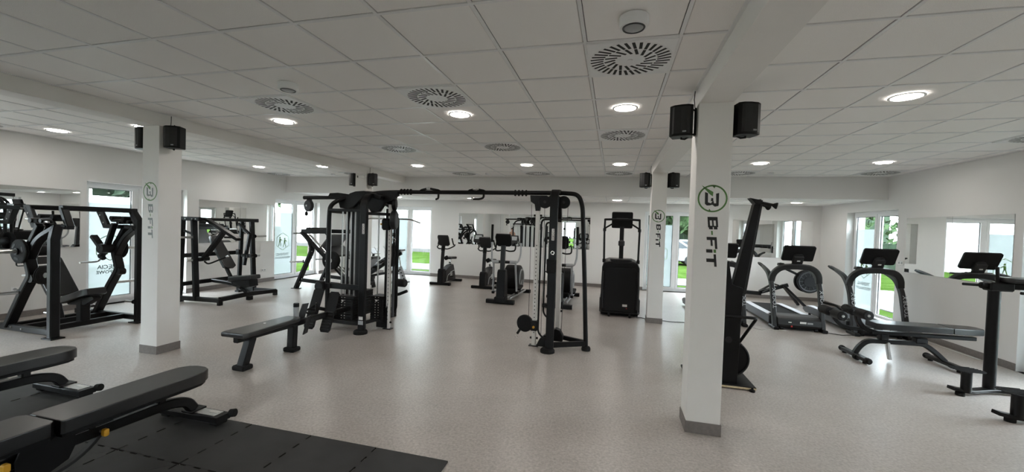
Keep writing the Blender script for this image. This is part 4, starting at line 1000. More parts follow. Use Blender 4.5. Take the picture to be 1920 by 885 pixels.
# ================================================================== LEFT: plate-loaded high row machine
def machine_a():
    yc = 4.22
    t = thing('lat_row_machine', 'black plate-loaded pulling machine with slanted seat beside the left column', 'weight machine', (-7.8, yc, 0))
    BM = 'black_metal'
    for s in (-1, 1):
        y = yc+s*.50; n = (0, s, 0)
        if s > 0:
            part('upright', MB().bar([(-7.33, y, .02), (-7.33, y, 1.50), (-7.33, y, 1.63), (-7.46, y, 1.775)], .07, .085, (0, 1, 0)), BM, t)
        else:
            part('upright', MB().bar([(-7.33, y, .02), (-7.33, y, 1.34), (-7.41, y+.07, 1.52)], .085, .105, (0, 1, 0)), BM, t)
        part('upright_foot', MB().box((-7.33, y, .010), (.20, .15, .018), .003), BM, t)
        part('base_beam', MB().bar([(-7.33, y, .085), (-8.72, y, .085)], .065, .085), BM, t)
        bolts(t, [(-7.9, y-.033 if s < 0 else y+.033, .09), (-8.12, y-.033 if s < 0 else y+.033, .10)], n)
        # slanted and bent side leg carrying the lever bearing
        part('side_leg', MB().bar(fillet([(-8.24, y, .10), (-7.93, y, .58), (-7.74, y, .84), (-7.83, y, 1.10), (-7.84, y, 1.22)], .05, 4), .075, .115, (0, 1, 0)), BM, t)
        part('leg_joint', MB().cyl((-7.72, y-.045, .80), (-7.72, y+.045, .80), .055, n=18), BM, t)
        part('side_leg', MB().bar([(-7.86, y, 1.16), (-7.60, y, 1.54)], .065, .085, (0, 1, 0)), BM, t)
        part('curved_brace', MB().bar(fillet([(-7.80, y-.0, 1.08), (-7.62, y, 1.36), (-7.40, y+(.06 if s < 0 else 0), 1.50)], .22, 6), .07, .10, (0, 1, 0)), BM, t)
        # trapezoid head bracket
        yb_ = y+.17 if s < 0 else y
        part('head_bracket', MB().bar([(-8.20, yb_, 1.775), (-8.03, yb_, 1.52), (-7.33, yb_, 1.52)], .065, .085, (0, 1, 0)), BM, t)
        part('head_bracket', MB().bar([(-7.47, yb_, 1.775), (-7.34, yb_, 1.52)], .065, .085, (0, 1, 0)), BM, t)
        part('bracket_plate', MB().prism([(-8.24, 1.81), (-8.10, 1.81), (-7.94, 1.49), (-8.06, 1.49)], (0, yb_-.035, 0), (1, 0, 0), (0, 0, 1), .012, .002), 'dark_grey', t)
        part('roller_block', MB().box((-7.72, yb_, 1.62), (.30, .12, .05), .012), BM, t)
        part('roller_block', MB().cyl((-7.84, yb_-.07, 1.655), (-7.84, yb_+.07, 1.655), .035, n=14), 'rubber', t)
        part('roller_block', MB().cyl((-7.58, yb_-.07, 1.655), (-7.58, yb_+.07, 1.655), .035, n=14), 'rubber', t)
        bolts(t, [(-8.13, yb_-.035, 1.70), (-8.05, yb_-.035, 1.58)], (0, -1, 0))
        part('stopper', MB().box((-7.62, y, 1.60), (.10, .09, .06), .012), 'rubber', t)
        part('bearing', MB().cyl((-7.70, y-.06, 1.60), (-7.70, y+.06, 1.60), .035, n=16), BM, t)
        part('bearing', MB().cyl((-7.50, y-.055, 1.60), (-7.50, y+.055, 1.60), .028, n=16), BM, t)
        part('link_rod', MB().cyl((-7.85, y+s*.02, 1.62), (-7.40, y+s*.02, 1.585), .013, n=10), 'steel', t)
        # lever arm with handle
        yi = y-s*.10
        lv = part('lever_arm', MB().bar([(-7.70, yi, 1.57), (-7.88, yi, 1.16), (-8.00, yi, 1.02)], .05, .075, (0, 1, 0)), BM, t)
        part('handle', MB().tube([(-8.00, yi, 1.05), (-8.02, yi, .97), (-8.00, yi-s*.06, .95), (-7.97, yi-s*.28, .955)], .014, 10, .03), 'steel', lv)
        part('handle_grip', MB().cyl((-8.02, yi+.0, 1.06), (-7.93, yi, 1.00), .035, n=14, bev=.005), 'rubber', lv)
        weight_plate(t, (-7.86, y+s*.075, 1.17), (0, 1, 0), .165, .05)
        part('hub_drum', MB().cyl((-7.86, y-s*.20, 1.17), (-7.86, y+s*.05, 1.17), .075, n=18), BM, t)
        part('lever_boss', MB().bar([(-7.86, y-s*.16, 1.17), (-8.06, y-s*.16, 1.36)], .06, .09, (0, 1, 0)), BM, t)
        peg(t, (-7.86, y+s*.10, 1.17), (-7.86, y+s*.42, 1.17))
        peg(t, (-7.93, y+s*.04, .60), (-7.93, y+s*.36, .60), .022)
        peg(t, (-7.36, y-s*.03, .335) if s < 0 else (-7.36, y-s*.03, .335), (-7.56, y-s*.03, .335), .018)
    weight_plate(t, (-7.62, yc-.46, .845), (0.9, .43, 0), .125, .05)
    peg(t, (-7.72, yc-.47, .845), (-7.87, yc-.54, .835), .020)
    for x, z in ((-8.20, 1.785), (-7.47, 1.785)):
        part('top_beam', MB().bar([(x, yc-.36, z), (x, yc+.54, z)], .085, .07), BM, t)
    for x in (-8.28, -8.02, -7.62):
        part('floor_beam', MB().bar([(x, yc-.50, .085), (x, yc+.50, .085)], .07, .075), BM, t)
    # seat and chest pad on a central post
    Rs = Matrix.Rotation(math.radians(-17), 3, 'Y')
    part('seat', MB().prism([(-.34, -.10), (-.28, -.14), (.20, -.155), (.28, -.11), (.28, .11), (.20, .155), (-.28, .14), (-.34, .10)], (-7.64, yc, .50), Rs @ V((1, 0, 0)), (0, 1, 0), .10, .02), 'vinyl', t)
    part('seat_post', MB().bar([(-7.66, yc, .10), (-7.66, yc, .46)], .12, .12, (0, 1, 0)), BM, t)
    part('seat_bracket', MB().prism([(-7.98, .40), (-7.40, .50), (-7.36, .46), (-7.56, .36), (-7.9, .34)], (0, yc, 0), (1, 0, 0), (0, 0, 1), .10, .006), BM, t)
    u = V((-.52, 0, .64)).normalized()
    part('back_pad', MB().prism(rrect(.72, .36, .06), V((-8.30, yc, .74)), u, (0, 1, 0), .07, .018), 'vinyl', t)
    part('pad_post', MB().bar([(-8.16, yc, .10), (-8.34, yc, .66)], .08, .08, (0, 1, 0)), BM, t)
    part('hose', MB().tube([(-8.05, yc-.52, 1.05), (-7.98, yc-.55, .96), (-7.86, yc-.54, .97)], .008, 6, .03), 'rubber', t)
machine_a()

# ================================================================== LEFT: plate-loaded chest press
def machine_b():
    yc = 6.84
    t = thing('chest_press_machine', 'black plate-loaded chest press with slim backrest before the left wall mirror', 'weight machine', (-7.9, yc, 0))
    BM = 'black_metal'
    for s in (-1, 1):
        y = yc+s*.66
        part('rear_upright', MB().bar([(-8.47, y, .02), (-8.40, y, 1.665)], .06, .085, (0, 1, 0)), BM, t)
        part('front_upright', MB().bar([(-8.03, y, .06), (-8.12, y, 1.665)], .065, .105, (0, 1, 0)), BM, t)
        part('head_beam', MB().bar([(-8.46, y, 1.68), (-7.96, y, 1.68)], .065, .08), BM, t)
        part('base_beam', MB().bar([(-8.50, y, .075), (-7.43, y, .095)], .07, .085), BM, t)
        part('base_foot', MB().bar([(-7.43, y, .12), (-7.43, y-s*.0, .0)], .07, .085, (0, 1, 0)), BM, t)
        part('base_foot', MB().box((-8.47, y, .018), (.12, .10, .035), .004), BM, t)
        yi = y-s*.15
        part('pivot', MB().cyl((-8.05, y-s*.03, .87), (-8.05, yi-s*.05, .87), .045, n=16), BM, t)
        part('pivot_clevis', MB().box((-8.07, yi, .88), (.30, .08, .07), .012), BM, t)
        if s < 0:
            lv = part('lever_arm', MB().bar([(-8.06, yi, .86), (-7.52, yi, 1.46)], .06, .11, (0, 1, 0)), BM, t)
            part('lever_top', MB().bar([(-7.96, yi, 1.67), (-7.17, yi, 1.30)], .06, .11, (0, 1, 0)), BM, t)
            part('handle', MB().cyl((-7.26, yi, 1.335), (-7.46, yi-.05, 1.335), .019, n=12), 'rubber', lv)
            part('low_handle', MB().tube([(-8.02, yi, .82), (-7.94, yi, .775), (-7.86, yi-s*.02, .80), (-7.56, yi-s*.10, .94)], .016, 10, .04), 'rubber', lv)
            part('handle_end', MB().cyl((-7.58, yi-s*.095, .93), (-7.54, yi-s*.105, .95), .020, n=12), 'steel', lv)
        else:
            lv = part('lever_arm', MB().bar([(-8.34, yi, 1.60), (-8.06, yi+.05, 1.36)], .045, .06, (0, 1, 0)), BM, t)
            part('lever_arm', MB().bar([(-8.06, yi+.05, 1.36), (-8.10, yi-.05, .66)], .05, .075, (0, 1, 0)), BM, t)
            part('lever_stop', MB().box((-8.20, yi-.10, .96), (.10, .08, .12), .01), BM, t)
        part('lever_link', MB().bar([(-8.40, y, 1.45), (-8.10, y, 1.36)], .035, .04), BM, t)
        peg(t, (-8.08, y+s*.04, 1.315), (-8.08, y+s*.36, 1.315), .022)
        peg(t, (-8.06, y+s*.05, .86), (-8.06, y+s*.17, .86), .022)
        bolts(t, [(-8.30, y+s*.033, 1.68), (-8.12, y+s*.033, 1.68), (-8.03, y+s*.033, 1.68)], (0, s, 0))
        if s < 0: weight_plate(t, (-8.47, y+s*.09, .32), (0, 1, 0), .21, .05)
        if s < 0: peg(t, (-8.47, y+s*.03, .32), (-8.47, y+s*.24, .32), .022)
    for x, z, w in ((-8.44, 1.68, .07), (-8.0, 1.68, .06), (-8.44, .93, .085), (-8.46, .35, .085)):
        part('cross_beam', MB().bar([(x, yc-.66, z), (x, yc+.66, z)], .06, w), BM, t)
    part('front_beam', MB().bar([(-7.43, yc-.66, .115), (-7.43, yc-.05, .13), (-7.43, yc+.66, .10)], .085, .085), BM, t)
    part('front_foot', MB().box((-7.43, yc, .04), (.09, .10, .08), .006), BM, t)
    part('center_beam', MB().bar([(-8.45, yc, .35), (-8.05, yc, .33), (-7.70, yc, .28), (-7.43, yc, .12)], .07, .085, (0, 1, 0)), BM, t)
    u = V((-.47, 0, .66)).normalized()
    part('back_pad', MB().prism([(-.36, -.14), (-.40, -.08), (-.40, .08), (-.36, .14), (.30, .12), (.42, .09), (.42, -.09), (.30, -.12)], V((-8.19, yc, .97)), u, (0, 1, 0), .075, .018), 'vinyl', t)
    part('pad_rail', MB().bar([(-8.42, yc, 1.22), (-8.00, yc, .55), (-7.86, yc, .34)], .06, .06, (0, 1, 0)), BM, t)
    part('seat', MB().prism([(-.30, -.10), (-.24, -.15), (.22, -.17), (.32, -.12), (.32, .12), (.22, .17), (-.24, .15), (-.30, .10)], (-7.60, yc, .46), (.985, 0, .12), (0, 1, 0), .09, .02), 'vinyl', t)
    part('seat_post', MB().bar([(-7.66, yc, .24), (-7.62, yc, .43)], .10, .14, (0, 1, 0)), 'dark_grey', t)
    part('seat_bracket', MB().box((-7.78, yc, .36), (.18, .10, .12), .01), BM, t)
    part('seat_shroud', MB().prism([(-7.86, .40), (-7.34, .44), (-7.32, .30), (-7.46, .26), (-7.70, .33)], (0, yc, 0), (1, 0, 0), (0, 0, 1), .22, .01), BM, t)
machine_b()

# ================================================================== 45 degree leg press behind the cable tower
def leg_press():
    t = thing('leg_press', 'black leg press with sloping sled rails behind the left cable tower', 'weight machine', (-6.9, 8.85, 0))
    BM = 'black_metal'
    for s, y in ((-1, 8.42), (1, 9.28)):
        part('front_leg', MB().bar(fillet([(-7.70, y, .02), (-7.24, y, 1.00), (-7.30, y, 1.20), (-7.52, y, 1.40)], .10, 5), .07, .13, (0, 1, 0)), BM, t)
        part('leg_foot', MB().box((-7.70, y, .008), (.22, .12, .014), .003), BM, t)
        part('floor_beam', MB().bar([(-7.58, y, .23), (-6.10, y, .16)], .06, .09), BM, t)
        part('floor_foot', MB().box((-6.95, y, .09), (.12, .10, .18), .006), BM, t)
        part('rear_leg', MB().bar([(-6.12, y, .30), (-6.05, y, .02)], .07, .10, (0, 1, 0)), BM, t)
        part('sled_rail', MB().bar([(-7.42, y, 1.30), (-6.15, y, .24)], .06, .10, (0, 1, 0)), BM, t)
        part('guide_rod', MB().cyl((-7.40, y+s*-.09, 1.36), (-6.30, y+s*-.09, .44), .022, n=14), 'chrome', t)
        part('head_beam', MB().bar([(-7.56, y, 1.45), (-6.82, y, 1.46)], .06, .10), BM, t)
        bolts(t, [(-7.30, y-.036, 1.06), (-7.22, y-.036, .96), (-7.62, y-.036, .26), (-7.56, y-.036, .18), (-7.50, y-.036, .26)], (0, -1, 0))
        peg(t, (-7.46, y-.035, .70), (-7.62, y-.30, .70), .020)
        peg(t, (-7.55, y+s*.03, 1.40), (-7.55, y+s*.30, 1.40), .020)
        peg(t, (-6.56, y+s*.06, .78), (-6.56, y+s*.36, .78), .022)
        weight_plate(t, (-6.56, y+s*.13, .78), (0, 1, 0), .22, .05)
        weight_plate(t, (-6.56, y+s*.19, .78), (0, 1, 0), .22, .05)
    part('cross_beam', MB().bar([(-7.53, 8.42, 1.43), (-7.53, 9.28, 1.43)], .07, .09), BM, t)
    part('cross_roller', MB().cyl((-7.44, 8.46, 1.50), (-7.44, 9.24, 1.50), .045, n=16), 'foam', t)
    part('cross_beam', MB().bar([(-6.08, 8.42, .14), (-6.08, 9.28, .14)], .08, .08), BM, t)
    u = V((.64, 0, .77))
    part('foot_plate', MB().prism(rrect(.60, .74, .05), (-6.98, 8.85, 1.16), u, (0, 1, 0), .03, .006), 'steps_grey', t)
    part('sled', MB().prism(rrect(.34, .70, .03), (-6.82, 8.85, .96), (.77, 0, -.64), (0, 1, 0), .07, .008), BM, t)
    part('seat_pad', MB().prism(rrect(.42, .46, .06), (-6.25, 8.85, .36), (.94, 0, .34), (0, 1, 0), .08, .02), 'vinyl', t)
    part('back_pad', MB().prism(rrect(.72, .42, .07), (-5.98, 8.85, .62), (.72, 0, .69), (0, 1, 0), .08, .02), 'vinyl', t)
    part('back_post', MB().bar([(-6.0, 8.85, .16), (-5.92, 8.85, .60)], .08, .08, (0, 1, 0)), BM, t)
leg_press()

def incline_station():
    y = 10.55
    t = thing('incline_station', 'inclined padded station with a slotted adjusting foot before the far window', 'weight machine', (-6.4, y, 0))
    BM = 'black_metal'
    part('main_beam', MB().bar([(-7.05, y, .18), (-6.00, y, .86)], .10, .08, (0, 1, 0)), BM, t)
    part('pad', MB().prism(rrect(.62, .34, .06), (-6.42, y, .70), (.84, 0, .545), (0, 1, 0), .07, .018), 'vinyl', t)
    part('head_pad', MB().prism(rrect(.20, .34, .05), (-6.03, y, .905), (.84, 0, .545), (0, 1, 0), .06, .018), 'vinyl', t)
    part('strut', MB().tube([(-6.07, y, .80), (-5.98, y, .34)], .020, 12), 'steel', t)
    rk = part('slotted_foot', MB().prism([(-6.06, .44), (-5.98, .47), (-5.84, .12), (-5.87, .03), (-5.98, .03)], (0, y, 0), (1, 0, 0), (0, 0, 1), .07, .006), 'silver_plastic', t)
    for k in range(4):
        part('slot', MB().box((-6.01+.045*k, y-.037, .37-.085*k), (.05, .004, .035), .002), 'black_plastic', rk)
    part('foot_plate', MB().box((-5.89, y, .012), (.22, .30, .022), .004), BM, t)
    part('floor_beam', MB().bar([(-7.10, y, .10), (-6.70, y, .20), (-6.03, y, .34)], .07, .07, (0, 1, 0)), BM, t)
    part('rear_foot', MB().bar([(-7.08, y-.30, .05), (-7.08, y+.30, .05)], .08, .09), BM, t)
    part('roller', MB().lathe([(0, .05), (.012, .065), (.50, .065), (.512, .05)], (-6.86, y-.256, .44), (0, 1, 0), 18), 'foam', t)
    part('roller_post', MB().bar([(-6.92, y, .24), (-6.86, y, .44)], .06, .06, (0, 1, 0)), BM, t)
    part('handle', MB().tube([(-6.55, y-.22, .62), (-6.62, y-.24, .86), (-6.74, y-.24, 1.02)], .016, 10, .05).tube([(-6.55, y+.22, .62), (-6.62, y+.24, .86), (-6.74, y+.24, 1.02)], .016, 10, .05), 'steel', t)
    part('foot_board', MB().box((-6.88, y, .88), (.20, .40, .03), .006, Matrix.Rotation(math.radians(50), 3, 'Y')), 'silver_plastic', t)
    part('board_post', MB().bar([(-7.0, y, .22), (-6.90, y, .86)], .06, .06, (0, 1, 0)), BM, t)
incline_station()

# ================================================================== CABLE CROSSOVER (two towers joined by the pull-up beam)
def crossover():
    t = thing('cable_crossover', 'large black multi-station cable crossover with two towers and a long pull-up beam', 'cable machine', (-2.2, 5.7, 0))
    BM, SP = 'black_metal', 'silver_paint'
    # ---------------- beam
    yb = 5.76
    beam = part('pull_up_beam', MB().tube(fillet([(-3.90, 5.70, 2.17), (-3.62, yb, 2.215), (-3.3, yb, 2.222), (-.70, yb, 2.232), (-.50, yb, 2.215), (-.44, yb, 2.05), (-.385, yb, 1.19), (-.325, yb, .06)], .22, 7), .032, 14), BM, t)
    part('beam_foot', MB().lathe([(0, .062), (.03, .065), (.055, .055), (.06, .04)], (-.322, yb, 0), (0, 0, 1), 18), 'rubber', t)
    for x0 in (-3.30, -1.43):
        for k in range(4): part('grip_rib', MB().torus((x0+.055*k, yb, 2.226), (1, 0, 0), .036, .012, 18, 8), 'rubber', beam)
    for (x0, sg) in ((-2.98, 1), (-2.62, -1), (-2.18, 1), (-1.88, -1)):
        part('pull_up_grip', MB().tube([(x0, yb, 2.235), (x0+sg*.04, yb-.02, 2.255), (x0+sg*.16, yb-.06, 2.275)], .017, 10), 'rubber', beam)
        part('grip_end', MB().cyl((x0+sg*.155, yb-.058, 2.274), (x0+sg*.19, yb-.07, 2.281), .021, n=12), 'steel', beam)
    part('hanging_grip', MB().tube([(-2.66, yb, 2.21), (-2.66, yb, 2.13), (-2.66, yb-.08, 2.11)], .015, 10, .03), 'rubber', beam)
    part('hanging_grip', MB().tube([(-1.92, yb, 2.21), (-1.92, yb, 2.15), (-1.97, yb-.03, 2.125), (-2.08, yb-.05, 2.125)], .016, 10, .03), 'rubber', beam)
    part('grip_end', MB().cyl((-2.07, yb-.05, 2.125), (-2.10, yb-.053, 2.125), .021, n=12), 'steel', beam)

    # ---------------- right tower
    py = 5.485
    post = part('front_post', MB().bar(fillet([(-.805, py, .03), (-.805, py, 2.16), (-.805, py+.06, 2.235), (-.805, yb+.02, 2.25)], .06, 5), .11, .055, (0, 1, 0)), BM, t)
    part('label_plate', MB().box((-.803, py-.030, 1.635), (.036, .004, .16), .001), 'label_white', post)
    text_mesh('TOORX', .034, (-.803, py-.0325, 1.635), (0, 0, -1), (1, 0, 0), 'logo_black', 'lettering', post, sx=1.25, bold=.0006)
    part('j_cup', MB().torus((-.80, py-.036, 1.385), (0, 1, 0), .022, .006, 16, 6), 'chrome', post)
    part('strap', MB().box((-.815, py, 1.20), (.13, .072, .20), .012), 'rubber', post)
    part('post_foot', MB().lathe([(0, .10), (.035, .10), (.055, .085), (.06, .07)], (-.83, py, 0), (0, 0, 1), 22), 'rubber', t)
    for z in (.62, 1.10): part('plate_pin', MB().tube([(-.86, py, z), (-.90, py-.02, z+.03)], .008, 8), BM, post)
    # cable column 1 (left of the post) and 2 (behind it)
    cx, cy = -1.072, 5.725
    c1 = part('cable_column', MB().bar([(cx, cy, .012), (cx, cy, 1.98)], .062, .05, (0, 1, 0)), SP, t)
    part('column_foot', MB().box((cx, cy, .006), (.14, .10, .012), .002), BM, t)
    hol = MB()
    for k in range(24): hol.cyl((cx, cy-.0258, .20+.055*k), (cx, cy-.0248, .20+.055*k), .008, n=8)
    part('pin_holes', hol, 'black_plastic', c1)['kind'] = 'stuff'
    for z in (1.90, .115):
        for s in (-1, 1): part('stop_knob', MB().cyl((cx+s*.033, cy, z), (cx+s*.058, cy, z), .016, n=12, bev=.003), 'rubber', c1)
    part('column_head', MB().prism([(-.12, 2.19), (.125, 2.19), (.11, 2.11), (.045, 2.06), (.03, 1.965), (-.035, 1.965), (-.05, 2.06), (-.11, 2.10)], (cx, cy, 0), (1, 0, 0), (0, 0, 1), .06, .006), BM, t)
    car = part('carriage', MB().box((cx, cy-.005, .30), (.10, .10, .15), .012), 'black_plastic', t)
    part('carriage_knob', MB().cyl((cx, cy-.056, .285), (cx, cy-.072, .285), .018, n=14), 'yellow_plastic', car)
    part('pulley_cover', MB().lathe([(0, .105), (.012, .125), (.05, .125), (.062, .105)], (cx-.15, cy-.02, .315), (.25, 1, 0), 28), 'black_plastic', car)
    part('pulley_arm', MB().bar([(cx-.04, cy-.01, .30), (cx-.13, cy, .31)], .06, .07), 'black_plastic', car)
    part('cable_stop', MB().tube([(cx-.21, cy, .22), (cx-.25, cy-.01, .155)], .018, 10), 'rubber', car)
    part('snap_hook', MB().torus((cx-.262, cy-.012, .11), (0, 1, .2), .02, .003, 14, 6), 'chrome', car)
    c2 = part('cable_column', MB().bar([(-.755, 5.92, .16), (-.775, 5.92, 1.86)], .075, .05, (0, 1, 0)), SP, t)
    for z in (1.72, .50): part('stop_knob', MB().cyl((-.72, 5.92, z), (-.695, 5.92, z), .016, n=12, bev=.003), 'rubber', c2)
    for (x, yy, z) in ((-.955, 5.61, 2.09), (-.70, 5.70, 2.095)):
        w = part('top_pulley', MB().lathe([(0, .082), (.01, .09), (.05, .09), (.06, .082)], (x, yy-.03, z), (0, 1, 0), 28), 'black_plastic', t)
        part('pulley_bolt', MB().cyl((x, yy-.036, z), (x, yy-.028, z), .02, n=12), 'dark_grey', w)
    part('pulley_beam', MB().box((-.82, 5.68, 2.10), (.14, .30, .16), .015), BM, t)
    part('rear_arm', MB().bar([(-.765, 5.72, 2.09), (-.775, 5.92, 1.84)], .06, .08, (0, 1, 0)), BM, t)
    part('guard_tube', MB().tube([(-.84, 5.58, 1.845), (-1.005, 5.66, 1.845), (-1.005, 5.66, .22), (-.92, 5.60, .16), (-.84, 5.55, .16)], .014, 10, .07), BM, t)
    part('guard_tube', MB().tube([(-.84, 5.60, 1.80), (-.935, 5.65, 1.80), (-.935, 5.65, .50), (-.84, 5.58, .44)], .013, 10, .07), BM, t)
    part('cross_rail', MB().tube([(-.86, 5.52, 1.845), (-.44, yb-.01, 1.845)], .010, 8), BM, t)
    part('floor_beam', MB().bar([(-.80, py+.01, .10), (-.33, yb, .10)], .055, .07), BM, t)
    part('floor_beam', MB().bar([(-.775, 5.93, .12), (-.34, yb+.01, .11)], .05, .06), BM, t)
    part('pulley_housing', MB().prism([(-.83, .09), (-.66, .09), (-.655, .17), (-.70, .25), (-.76, .27), (-.82, .24)], (0, 5.80, 0), (1, 0, 0), (0, 0, 1), .12, .01), 'black_plastic', t)
    part('floor_plate', MB().prism([(-1.02, .03), (-.84, .03), (-.84, .20), (-.90, .20), (-.97, .14)], (0, 5.66, 0), (1, 0, 0), (0, 0, 1), .10, .006), BM, t)
    for a, b_ in (((-.645, 5.76, 2.03), (-.685, 5.78, .20)), ((-1.17, cy, 2.06), (-1.16, cy, .35)), ((-.955, 5.6, 2.0), (-.95, 5.6, .2))):
        part('steel_cable', MB().tube([a, b_], .0035, 6), 'dark_grey', t)

    # ---------------- left multi-station tower
    lx, ly = -3.715, 5.40
    p2 = part('front_post', MB().bar(fillet([(lx, ly, .03), (lx, ly, 2.04), (lx-.01, ly+.10, 2.14), (lx-.05, ly+.35, 2.17)], .10, 5), .115, .06, (0, 1, 0)), BM, t)
    part('label_plate', MB().box((lx+.01, ly-.033, 1.62), (.036, .004, .155), .001), 'label_white', p2)
    text_mesh('TOORX', .034, (lx+.01, ly-.0355, 1.62), (0, 0, -1), (1, 0, 0), 'logo_black', 'lettering', p2, sx=1.25, bold=.0006)
    part('sticker', MB().box((lx, ly-.032, .245), (.07, .004, .05), .001), 'label_white', p2)
    part('sticker', MB().box((lx, ly-.032, .175), (.085, .004, .06), .001), 'silver_plastic', p2)
    part('post_foot', MB().lathe([(0, .105), (.035, .105), (.055, .09), (.06, .07)], (lx-.02, ly, 0), (0, 0, 1), 22), 'rubber', t)
    # station frames: four arches meeting in the middle
    mx, my = -3.98, 5.98
    part('station_arch', MB().tube(fillet([(-4.38, 5.44, .03), (-4.38, 5.44, 1.80), (-4.38, 5.46, 1.98), (-4.22, 5.55, 2.10), (mx, my, 2.13)], .16, 6), .034, 12), BM, t)
    part('post_foot', MB().lathe([(0, .06), (.035, .06), (.055, .045)], (-4.38, 5.44, 0), (0, 0, 1), 18), 'rubber', t)
    part('station_arch', MB().tube(fillet([(-3.56, 6.10, .20), (-3.56, 6.10, 1.80), (-3.60, 6.06, 1.98), (-3.72, 6.00, 2.10), (mx, my, 2.13)], .16, 6), .028, 12), BM, t)
    part('station_arch', MB().tube(fillet([(-4.60, 6.20, .03), (-4.60, 6.20, 1.80), (-4.50, 6.16, 2.02), (mx, my, 2.13)], .16, 6), .032, 12), BM, t)
    part('station_arch', MB().tube(fillet([(-3.90, 6.62, .03), (-3.90, 6.62, 1.80), (-3.92, 6.50, 2.02), (mx, my, 2.13)], .16, 6), .032, 12), BM, t)
    for (x, y) in ((-4.60, 6.20), (-3.90, 6.62)): part('post_foot', MB().lathe([(0, .06), (.035, .06), (.055, .045)], (x, y, 0), (0, 0, 1), 18), 'rubber', t)
    for a, b_, z, w in (((-4.38, 5.44), (lx, ly+.02), 1.90, .045), ((-4.38, 5.44), (lx, ly+.02), .70, .08), ((-4.38, 5.44), (lx, ly+.02), .145, .06), ((lx, ly+.03), (-3.50, 5.78), 1.86, .045), ((lx, ly+.03), (-3.56, 6.10), .16, .05),
                        ((-4.38, 5.44), (-4.60, 6.20), .14, .06), ((-4.60, 6.20), (-3.90, 6.62), .14, .06), ((-3.90, 6.62), (-3.56, 6.10), .20, .06), ((-4.38, 5.44), (-4.60, 6.20), 1.88, .05), ((-4.60, 6.20), (-3.90, 6.62), 1.88, .05), ((-3.90, 6.62), (-3.56, 6.10), 1.86, .05)):
        part('station_rail', MB().bar([(*a, z), (*b_, z)], .05, w), BM, t)
    # centre spine and shrouds
    part('centre_spine', MB().bar([(-4.23, my-.08, .05), (-4.23, my-.08, 2.10)], .10, .12, (0, 1, 0)), BM, t)
    part('head_cover', MB().prism([(-.36, -.05), (-.33, -.14), (-.18, -.16), (-.06, -.10), (.10, .05), (.22, .04), (.40, .0), (.42, .06), (.30, .10), (.10, .14), (-.05, .13), (-.15, .10)][::-1], (mx+.02, 5.62, 2.08), (1, 0, 0), (0, 0, 1), .10, .012), BM, t)
    part('shroud_wing', MB().prism([(-4.56, 2.13), (-4.53, 2.18), (-4.38, 2.19), (-4.10, 2.16), (-3.98, 2.10), (-3.92, 1.93), (-4.04, 1.90), (-4.10, 1.98), (-4.22, 2.02), (-4.36, 2.07), (-4.44, 2.11)], (0, 5.66, 0), (1, 0, 0), (0, 0, 1), .07, .008), BM, t)
    part('shroud_wing', MB().prism([(-3.86, 2.14), (-3.70, 2.21), (-3.46, 2.235), (-3.34, 2.22), (-3.34, 2.16), (-3.42, 2.08), (-3.56, 2.04), (-3.66, 1.90), (-3.80, 1.88), (-3.90, 2.0)], (0, 5.74, 0), (1, 0, 0), (0, 0, 1), .07, .008), BM, t)
    part('head_dome', MB().lathe([(0, .16), (.03, .17), (.09, .15), (.12, .10), (.13, .0)], (mx+.02, my-.15, 2.11), (0, 0, 1), 24), BM, t)
    # weight stacks with guide rods, one behind the row seat, one behind the post
    for nm, (x0, x1, y0, y1) in (('a', (-4.34, -3.95, 5.52, 5.72)), ('b', (-3.80, -3.56, 5.74, 5.98)), ('c', (-4.45, -4.15, 6.05, 6.35))):
        st = part('weight_stack', MB().box(((x0+x1)/2, (y0+y1)/2, .135), (x1-x0, y1-y0, .05), .004), BM, t)
        for k in range(9): part('stack_plate', MB().box(((x0+x1)/2, (y0+y1)/2, .182+.041*k), (x1-x0, y1-y0, .038), .004), 'black_plastic', st)
        part('stack_pin', MB().cyl(((x0+x1)/2, y0-.001, .46), ((x0+x1)/2, y0-.025, .46), .014, n=12), 'white_plastic', st)
        dots = MB()
        for k in range(9):
            for e in (-.028, .028): dots.box(((x0+x1)/2+e, y0-.001, .182+.041*k), (.018, .003, .010), .0005)
        part('stack_numbers', dots, 'label_white', st)['kind'] = 'stuff'
        for e in (-.30, -.10, .10, .30):
            if abs(e) > .2 or nm == 'a':
                part('guide_rod', MB().cyl(((x0+x1)/2+e*(x1-x0), (y0+y1)/2, .53), ((x0+x1)/2+e*(x1-x0), (y0+y1)/2, 1.93), .012, n=10), 'steel', t)
        if nm in 'ab': part('stack_guard', MB().box((x1-.03, (y0+y1)/2-.0, .30), (.05, y1-y0+.02, .36), .008), BM, t)
    part('inner_panel', MB().box((-3.905, 5.56, 1.22), (.09, .03, 1.36), .006), BM, t)
    gd = part('side_tube', MB().tube([(-4.47, 5.60, .62), (-4.47, 5.60, 1.88)], .012, 8), 'steel', t)
    # carriage column facing the right tower
    cx, cy = -3.505, 5.80
    c1 = part('cable_column', MB().bar([(cx, cy, .012), (cx, cy, 2.02)], .062, .05, (0, 1, 0)), SP, t)
    part('column_cover', MB().bar([(cx-.055, cy+.01, .012), (cx-.055, cy+.01, 1.95)], .05, .05, (0, 1, 0)), BM, t)
    part('column_cover', MB().bar([(cx+.055, cy+.04, .20), (cx+.055, cy+.04, 1.95)], .035, .04, (0, 1, 0)), 'grey_metal', t)
    hol = MB()
    for k in range(26): hol.cyl((cx, cy-.0258, .16+.062*k), (cx, cy-.0248, .16+.062*k), .008, n=8)
    part('pin_holes', hol, 'black_plastic', c1)['kind'] = 'stuff'
    part('column_foot', MB().box((cx, cy, .006), (.14, .10, .012), .002), BM, t)
    part('stop_knob', MB().cyl((cx+.033, cy, .11), (cx+.058, cy, .11), .016, n=12, bev=.003), 'rubber', c1)
